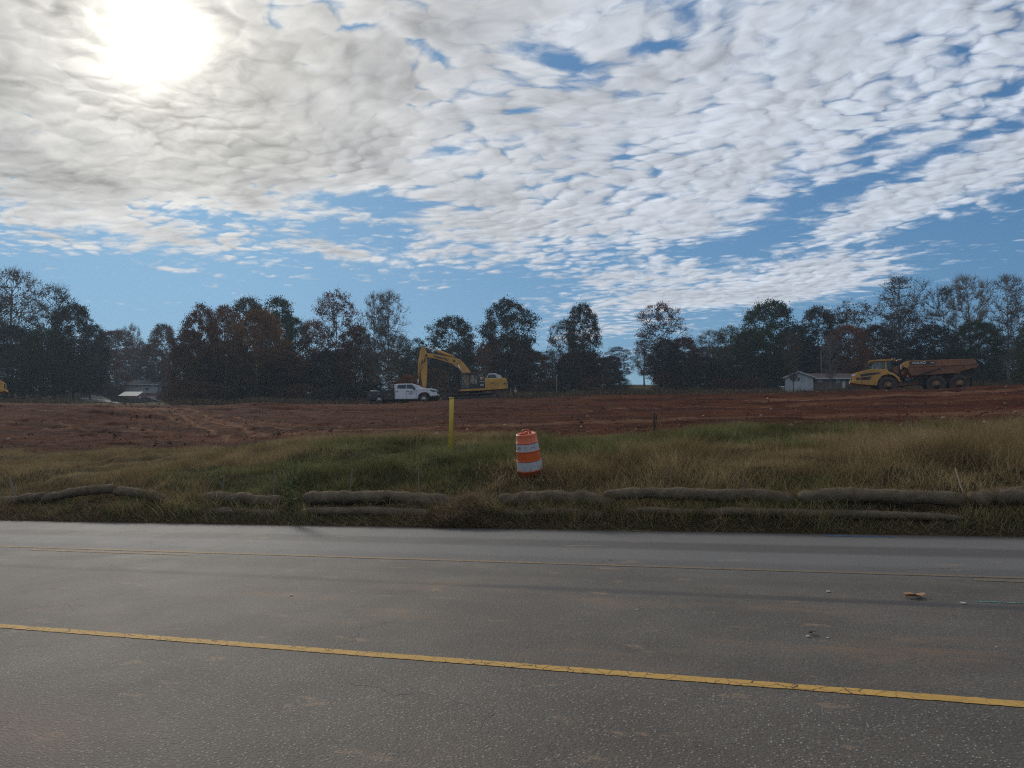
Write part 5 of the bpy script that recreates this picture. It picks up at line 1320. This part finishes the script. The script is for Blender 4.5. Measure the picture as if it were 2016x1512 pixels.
    q = MB(); q.prism(PG([(846, 200), (868, 202), (876, 240), (890, 290), (892, 330), (888, 480), (880, 600), (866, 690), (846, 694), (834, 650), (822, 560), (816, 460), (802, 330), (810, 262), (832, 206)]), 1.42, 1.88, .02); am = q.build('arm', M_cat, root)
    q = MB(); q.tube([(L(806, 0)[0], 1.65, L(0, 330)[1]), (L(800, 0)[0], 1.65, L(0, 380)[1]), (L(796, 0)[0], 1.65, L(0, 470)[1]), (L(790, 0)[0], 1.65, L(0, 560)[1])], [.06, .11, .11, .11], 12); bc_ = q.build('bucket_cylinder', M_cat, am)
    q = MB(); q.tube([(L(790, 0)[0], 1.65, L(0, 555)[1]), (L(776, 0)[0], 1.65, L(0, 645)[1])], .055, 10); q.build('bucket_cylinder_rod', M_chr, bc_)
    q = MB()
    for k in range(3): q.tube([(L(878, 0)[0], 1.38 - .03 * k, L(0, 300 + 8 * k)[1]), (L(868 - 8 * k, 0)[0], 1.36, L(0, 370)[1]), (L(838, 0)[0], 1.38, L(0, 385 - 20 * k)[1]), (L(822, 0)[0], 1.40, L(0, 410)[1]), (L(842, 0)[0], 1.40, L(0, 440)[1]), (L(818, 0)[0], 1.40, L(0, 470)[1])], .022, 5)
    q.build('hoses', M_blk, am)
    q = MB(); q.prism(PG([(770, 640), (790, 632), (850, 650), (858, 675), (840, 680)]), 1.45, 1.85, .01); lk = q.build('bucket_linkage', M_catd, root)
    q = MB(); bp = [(760, 655), (842, 690), (858, 720), (845, 790), (800, 838), (720, 845), (690, 836), (700, 780), (720, 720)]
    for y_ in (.85, 2.35): q.prism(PG(bp), y_, y_ + .06)
    inn = PG([(760, 655), (842, 690), (858, 720), (845, 790), (800, 838), (720, 845), (690, 836)]); 
    for k in range(len(inn) - 1):
        a, b2 = Vector(inn[k]), Vector(inn[k + 1]); nrm = Vector((-(b2 - a).y, (b2 - a).x)).normalized() * .05
        q.prism([tuple(a), tuple(b2), tuple(b2 + nrm), tuple(a + nrm)], .91, 2.35)
    bk = q.build('bucket', M_catd, root)
    for k in range(5):
        q = MB(); a_ = L(690, 838); q.add([(a_[0], .9 + .33 * k, a_[1] + .05), (a_[0], 1.05 + .33 * k, a_[1] + .05), (a_[0], 1.05 + .33 * k, a_[1] - .05), (a_[0], .9 + .33 * k, a_[1] - .05), (a_[0] - .25, .975 + .33 * k, a_[1] + .06)], [(0, 1, 2, 3), (0, 4, 1), (1, 4, 2), (2, 4, 3), (3, 4, 0)]); q.build('bucket_tooth', M_trk, bk)
    return root
ex = make_excavator(); q = P(680 + 1430 / 5.6, 640 + 842 / 5.6, 78.3); ex.location = (q.x, 78.3, q.z); ex.rotation_euler = (0, -R(1.6), 0)
tag(ex, 'yellow tracked excavator with raised boom standing behind the white pickup', 'excavator')

# ---------------------------------------------------------------- brush pile of roots in front of the excavator cab
q0 = on_ground(888, 80); bp = empty('brush_pile', q0, label='tangled pile of uprooted stumps and branches left of the excavator cab', cat='brush pile')
q = MB()
for k in range(150):
    a = random.uniform(0, 2 * PI); r_ = abs(random.gauss(0, 1.)); z_ = random.uniform(0, 1.3) * math.exp(-(r_ / 1.5) ** 2)
    p0 = Vector((math.cos(a) * r_ * 1.1, math.sin(a) * r_, z_)); d = Vector((random.uniform(-1, 1), random.uniform(-1, 1), random.uniform(-.35, .7))).normalized() * random.uniform(.4, 1.7)
    q.tube([p0, p0 + d * .5 + Vector((0, 0, random.uniform(-.15, .15))), p0 + d], [random.uniform(.03, .11), .05, .015], 5, smooth=False)
q.build('branches', M_bark, bp, fix=False)
q = MB(); pp = [Vector((-1.5, 0, 1.5)), Vector((-.7, .1, 1.25)), Vector((.3, 0, 1.05)), Vector((1.1, -.1, .8))]; q.tube(pp, [.06, .11, .14, .17], 8); q.build('log', M_bark, bp)
q = MB(); q.lathe([(.0, 0), (1.9, 0), (1.5, .35), (.9, .75), (.3, .95), (0, 1.)], (0, 0, -.2), 'Z', 18); q.build('soil_heap', plain('heaped soil', (.055, .034, .024), .95, var=.4, scale=3), bp)

# ---------------------------------------------------------------- houses
M_sid = plain('pale grey green siding', (.33, .38, .40), .8, var=.06, scale=1)
M_white = plain('white painted block', (.33, .34, .36), .85, var=.25, scale=1)
M_brick = plain('dull red brick', (.20, .09, .065), .9, var=.25, scale=2)
M_brick2 = plain('brown brick', (.10, .07, .055), .9, var=.25, scale=2)
M_roof = plain('dark shingle', (.060, .058, .062), .9, var=.25, scale=2)
M_roofb = plain('brown shingle', (.085, .055, .045), .9, var=.25, scale=2)
M_tin = plain('bright tin roofing', (.28, .28, .28), .7, metal=.0, var=.15)
M_trim = plain('white trim', (.38, .38, .39), .6)
M_shed = plain('dark green shed boards', (.030, .045, .042), .85, var=.3)
M_tar = plain('pale asphalt drive', (.10, .095, .09), .9, var=.15)
def S(Y): return Y / F
def win(parent, x, z, w_, h_, y=-.02, mat=M_glass):
    f = MB(); f.box((x, y, z), (w_ + .2, .06, h_ + .2)); fr = f.build('window', M_trim, parent)
    p_ = MB(); p_.box((x, y - .035, z), (w_, .02, h_)); p_.build('pane', mat, fr)
    m_ = MB(); m_.box((x, y - .05, z), (w_, .015, .05)); m_.build('glazing_bar', M_trim, fr)
    return fr
def gable_house(name, px0, px1, pbase, peave, ptop, Y, depth, wmat, rmat, label, front='eave', lower=None, over=.5, wins=(), lowh=0, base_drop=1.5, doors=(), group=None, rz=0):
    """front 'eave': ridge runs left-right; 'gable': the gable end faces the road"""
    a = P(px0, pbase, Y); b2 = P(px1, pbase, Y); w_ = b2.x - a.x; zt = P(px0, peave, Y).z - a.z; zr_ = P(px0, ptop, Y).z - a.z
    root = empty(name, a, (0, 0, rz), label, 'house', group)
    if front == 'eave':
        q = MB(); q.box((w_ / 2, depth / 2, (zt + lowh) / 2 if lower else (zt - base_drop) / 2), (w_, depth, zt - lowh if lower else zt + base_drop)); 
        q.add([(0, 0, zt), (0, depth, zt), (0, depth / 2, zr_), (w_, 0, zt), (w_, depth, zt), (w_, depth / 2, zr_)], [(0, 1, 2), (3, 5, 4)])
        wl = q.build('wall', wmat, root)
        k = over * (zr_ - zt) / (depth / 2)
        for sg in (0, 1):
            y0, y1 = (-over, depth / 2) if sg == 0 else (depth + over, depth / 2)
            r_ = MB(); zz0, zz1 = zt - k + .04, zr_ + .04
            vs = [(-over, y0, zz0), (w_ + over, y0, zz0), (w_ + over, y1, zz1), (-over, y1, zz1)]
            vs += [(x, y, z + .15) for x, y, z in vs]
            r_.add(vs, [(0, 1, 2, 3), (7, 6, 5, 4), (0, 4, 5, 1), (1, 5, 6, 2), (2, 6, 7, 3), (3, 7, 4, 0)]); rf = r_.build('roof', rmat, root)
            f_ = MB(); f_.box((w_ / 2, y0 + (-.03 if sg == 0 else .03), zz0 + .05), (w_ + 2 * over, .05, .22)); f_.build('fascia', M_trim, rf)
    else:
        q = MB(); q.box((w_ / 2, depth / 2, (zt - base_drop) / 2), (w_, depth, zt + base_drop))
        q.add([(0, 0, zt), (w_, 0, zt), (w_ / 2, 0, zr_), (0, depth, zt), (w_, depth, zt), (w_ / 2, depth, zr_)], [(0, 1, 2), (3, 5, 4)])
        wl = q.build('wall', wmat, root)
        k = over * (zr_ - zt) / (w_ / 2)
        for sg in (0, 1):
            x0, x1 = (-over, w_ / 2) if sg == 0 else (w_ + over, w_ / 2); r_ = MB()
            vs = [(x0, -over, zt - k + .04), (x1, -over, zr_ + .04), (x1, depth + over, zr_ + .04), (x0, depth + over, zt - k + .04)]
            vs += [(x, y, z + .15) for x, y, z in vs]
            r_.add(vs, [(0, 1, 2, 3), (7, 6, 5, 4), (0, 4, 5, 1), (1, 5, 6, 2), (2, 6, 7, 3), (3, 7, 4, 0)]); rf = r_.build('roof', rmat, root)
            f_ = MB(); vs = [(x0, -over - .03, zt - k), (x1, -over - .03, zr_), (x1, -over - .03, zr_ + .22), (x0, -over - .03, zt - k + .22)]; vs += [(x, y + .04, z) for x, y, z in vs]
            f_.add(vs, [(0, 1, 2, 3), (7, 6, 5, 4), (0, 4, 5, 1), (1, 5, 6, 2), (2, 6, 7, 3), (3, 7, 4, 0)]); f_.build('rake_board', M_trim, rf)
    if lower:
        q = MB(); q.box((w_ / 2, depth / 2, (lowh - base_drop) / 2), (w_ - .1, depth - .1, lowh + base_drop)); q.build('lower_wall', lower, root)
    u_ = S(Y)
    for (px, py, ww, wh) in wins: win(wl, (px - px0) * u_, (pbase - py) * u_, ww * u_, wh * u_)
    for (px, pw, ph, m_) in doors:
        d_ = MB(); d_.box(((px - px0) * u_, -.03, ph * u_ / 2), (pw * u_, .06, ph * u_)); dd = d_.build('door', m_, root)
        h_ = MB(); h_.box(((px - px0 + pw * .35) * u_, -.08, ph * u_ * .45), (.08, .06, .08)); h_.build('door_handle', M_chr, dd)
    return root
h = gable_house('split_level_house', 246, 310, 792, 757, 747, 185, 9, M_sid, M_roof, 'grey-sided two-level house with brick basement behind the tin-roofed shed', lower=M_brick, lowh=2.2, wins=((289, 766, 6, 5),), doors=((276, 6, 13, M_trim), (298, 17, 12, M_trim)))
gable_house('house_wing', 196, 243, 788, 765, 757, 188, 9, M_brick2, M_roof, 'lower brick wing of the grey house, left of the conifer', lower=M_brick, lowh=1.4, wins=((209, 779, 4, 4), (222, 772, 4, 3)))
gable_house('house', 296, 326, 776, 751, 741, 215, 8, M_sid, M_roof, 'grey gable-fronted house peeping out behind the two-level one', front='gable', over=.4, wins=((318, 762, 5, 7), (306, 758, 4, 4)))
gable_house('house', 142, 186, 767, 745, 733, 230, 9, M_brick, M_roof, 'brick house up the lawn behind the fork-trunked oak', wins=((178, 753, 5, 4), (160, 753, 5, 4)), group=None)
gable_house('garage', 62, 133, 792, 770, 757, 155, 8, M_brick2, M_roof, 'low brown garage with white doors half hidden by trees at far left', wins=(), doors=((77, 7, 14, M_trim), (97, 7, 14, M_trim), (115, 12, 14, M_brick)))
h = gable_house('cottage', 1546, 1597, 763, 744, 733.5, 128, 9, M_white, M_roofb, 'small white gabled house between bare trunks left of the hauler', front='gable', over=.35, rz=-R(22), wins=((1571, 747, 5, 6),))
gable_house('ranch_house', 1600, 1715, 764, 745, 734, 134, 8, M_brick2, M_roofb, 'long low brick ranch house with white eave behind the hauler nose', wins=((1615, 749, 6, 5), (1650, 750, 6, 5), (1675, 750, 6, 5)), doors=((1661, 6, 14, M_trim),))
gable_house('long_house', 1880, 1968, 762, 742, 731, 170, 9, M_brick2, M_roofb, 'long low dark house behind the tail of the hauler', wins=((1900, 747, 6, 5), (1940, 747, 6, 5)))
gable_house('low_house', 1018, 1108, 762, 752, 744, 190, 9, M_brick2, M_roof, 'low dark house under the big dense tree right of the excavator', wins=((1060, 756, 5, 4), (1085, 756, 5, 4)))
gable_house('dark_house', 1425, 1530, 762, 742, 726, 195, 9, M_brick, M_roofb, 'dim brown house almost hidden in the trees left of the white one', wins=((1450, 750, 6, 5), (1480, 750, 6, 5)))
# shed with bright tin roof
a = P(217, 797, 150); u_ = S(150); sh = empty('shed', a, label='long dark shed with a bright tin roof in front of the grey house', cat='shed')
q = MB(); q.box((27 * u_, 2, .3), (54 * u_, 4, 17 * u_ * 2 - 1.6)); q.build('wall', M_shed, sh)
q = MB(); q.prism([(16 * u_, 17.5 * u_), (54.5 * u_, 17.5 * u_), (53.5 * u_, 27 * u_), (16.5 * u_, 27 * u_)], 0, .1)
for i in range(len(q.v)): x, y, z = q.v[i]; q.v[i] = (x, (-.3 if z < 20 * u_ else 2.2) + y, z)
q.build('roof', M_tin, sh)
q = MB(); q.box((8 * u_, 2, 17.7 * u_), (16 * u_, 4.4, .15)); q.build('flat_roof', M_roof, sh)
q = MB(); q.box((50 * u_, -.04, 7 * u_), (5 * u_, .05, 13 * u_)); q.build('door', M_brick2, sh)
# satellite-white tarp mound on the flat roof side
# ---------------------------------------------------------------- driveway
dv = [(95, 799, 132), (160, 796, 138), (205, 794, 142), (190, 786, 155), (175, 777, 175), (197, 770, 205), (240, 767, 230)]
vs = []
pw = []
path = []
for i in range(len(dv) - 1):
    for k in range(8):
        t = k / 8; path.append(((dv[i][0] * (1 - t) + dv[i + 1][0] * t - 1008) / F * (dv[i][2] * (1 - t) + dv[i + 1][2] * t), dv[i][2] * (1 - t) + dv[i + 1][2] * t))
for i, (x, y) in enumerate(path):
    j = min(i + 1, len(path) - 1); k = max(i - 1, 0); d = Vector((path[j][0] - path[k][0], path[j][1] - path[k][1])).normalized(); nn = Vector((-d.y, d.x))
    for s_ in (-3, -1, 1, 3): X1, Y1 = x + nn.x * s_, y + nn.y * s_; vs.append((X1, Y1, g1z(X1, Y1, True) + .12))
q = MB(); q.add(vs, [(i * 4 + k, i * 4 + k + 1, i * 4 + 4 + k + 1, i * 4 + 4 + k) for i in range(len(path) - 1) for k in range(3)]); tag(q.build('driveway', M_tar, fix=False), kind='structure')

# ---------------------------------------------------------------- utility poles, post, basketball stand, parked cars
M_pole = plain('weathered pole wood', (.12, .095, .075), .9, var=.3, scale=3)
def utility_pole(px, ptop, pbase, Y, label, tr=None, wd=.26):
    b_ = P(px, pbase, Y); t_ = P(px, ptop, Y); H = t_.z - b_.z; root = empty('utility_pole', b_, label=label, cat='utility pole', group='utility poles among the trees')
    q = MB(); q.tube([(0, 0, -1), (0, 0, H)], [wd / 2 * 1.2, wd / 2 * .8], 10); q.build('pole', M_pole, root)
    if tr:
        z_ = (pbase - tr) / F * Y; q = MB(); q.lathe([(.2, 0), (.28, .05), (.28, .95), (.22, 1.02), (.0, 1.05)], (.45, 0, z_ - .5), 'Z', 14); q.build('transformer', M_trim, root)
        q = MB(); q.box((0, 0, H - .5), (1.8, .12, .14)); ca = q.build('crossarm', M_pole, root)
        for x in (-.8, -.4, .4, .8): q = MB(); q.lathe([(.05, 0), (.07, .06), (.04, .16)], (x, 0, H - .43), 'Z', 8); q.build('insulator', M_chr, ca)
    return root
utility_pole(333, 700, 782, 160, 'utility pole with transformer right of the grey house', 716)
utility_pole(1524, 697, 766, 165, 'utility pole with small white transformer above the white house', 711)
utility_pole(1618, 690, 768, 140, 'slim pole rising in front of the ranch house', None, .2)
utility_pole(1096, 738, 783, 95, 'short bare post standing in the brush right of the excavator', None, .14)
b_ = P(190, 771, 178); bb = empty('basketball_hoop', b_, label='small basketball hoop beside the driveway left of the grey house', cat='basketball hoop')
q = MB(); q.tube([(0, 0, -.2), (0, 0, 3.0), (.5, 0, 3.3)], .06, 8); q.build('pole', M_blk, bb)
q = MB(); q.box((.6, 0, 3.5), (.06, 1.4, .9), (0, 0, R(20))); q.build('backboard', M_trim, bb)
q = MB(); q.tube([(.65 + .23 + .23 * math.cos(t), .23 * math.sin(t), 3.1) for t in [k * PI / 6 for k in range(13)]], .02, 6); q.build('rim', M_red, bb)
def small_car(px, pbase, Y, paint, label, rz=0, suv=False):
    b_ = P(px, pbase, Y); root = empty('parked_car', b_, (0, 0, rz), label, 'car'); W = 1.8
    roofh = 1.72 if suv else 1.45
    q = MB(); q.prism([(-2.2, .35), (-2.25, .75), (-2.1, .98), (-1.2, 1.05), (1.0, 1.02), (2.0, .88), (2.25, .7), (2.25, .35), (1.75, .32), (1.6, .62), (1.25, .68), (.95, .55), (.88, .32), (-.95, .32), (-1.1, .62), (-1.4, .68), (-1.7, .55), (-1.8, .32)], 0, W, .05); bo = q.build('body', paint, root)
    q = MB(); q.prism([(-2.0 if suv else -1.7, 1.0), (-1.75 if suv else -1.1, roofh), (.3, roofh), (1.1, 1.0)], .1, W - .1, .08); cb = q.build('cabin', paint, root)
    for y_ in (.08, W - .1):
        g_ = MB(); g_.prism([(-1.65 if suv else -1.4, 1.05), (-1.5 if suv else -1.0, roofh - .1), (.22, roofh - .1), (.85, 1.05)], y_, y_ + .02); g_.build('side_window', M_glass, cb)
    for x, n_, m_ in ((2.26, 'headlight', M_lamp), (-2.26, 'tail_light', M_red)):
        for y_ in (.25, W - .25): g_ = MB(); g_.box((x, y_, .75), (.05, .3, .14)); g_.build(n_, m_, bo)
    for x in (-1.4, 1.3):
        for y_, s_ in ((.1, -1), (W - .1, 1)): wheel(root, x, .33, y_, .33, .2, .2, s_, M_silver, lugs=12, knob=.008)
    return root
small_car(1986, 757, 200, M_silver, 'pale sport utility car parked beyond the crest at the right edge', R(50), True)
small_car(313, 778, 195, plain('dark red car paint', (.09, .02, .02), .3), 'dark red car parked at the right end of the grey house', R(20))
small_car(289, 795, 168, M_blk, 'black car parked before the basement door of the grey house', R(5))

# ---------------------------------------------------------------- haze
m_hz = bpy.data.materials.new('haze'); m_hz.use_nodes = True; nt = m_hz.node_tree; nt.nodes.clear()
g = N(nt); vp = g.new('ShaderNodeVolumePrincipled'); o_ = g.new('ShaderNodeOutputMaterial'); nt.links.new(vp.outputs[0], o_.inputs['Volume'])
vp.inputs['Color'].default_value = (.66, .82, 1, 1); vp.inputs['Density'].default_value = .00030; vp.inputs['Anisotropy'].default_value = .35
mb = MB(); mb.box((0, 0, 0), (1, 1, 1)); hz = mb.build('haze', m_hz)
zmin, zmax = -30., 60.
hz.scale = (13000, 13000, 1); 
zlo = float(Z.min()) - 1
hz.location = (0, 0, (zlo + 45) / 2); hz.scale = (12400, 12400, 45 - zlo)
tag(hz, 'thin bluish air between the camera and the tree line', 'haze', kind='stuff')
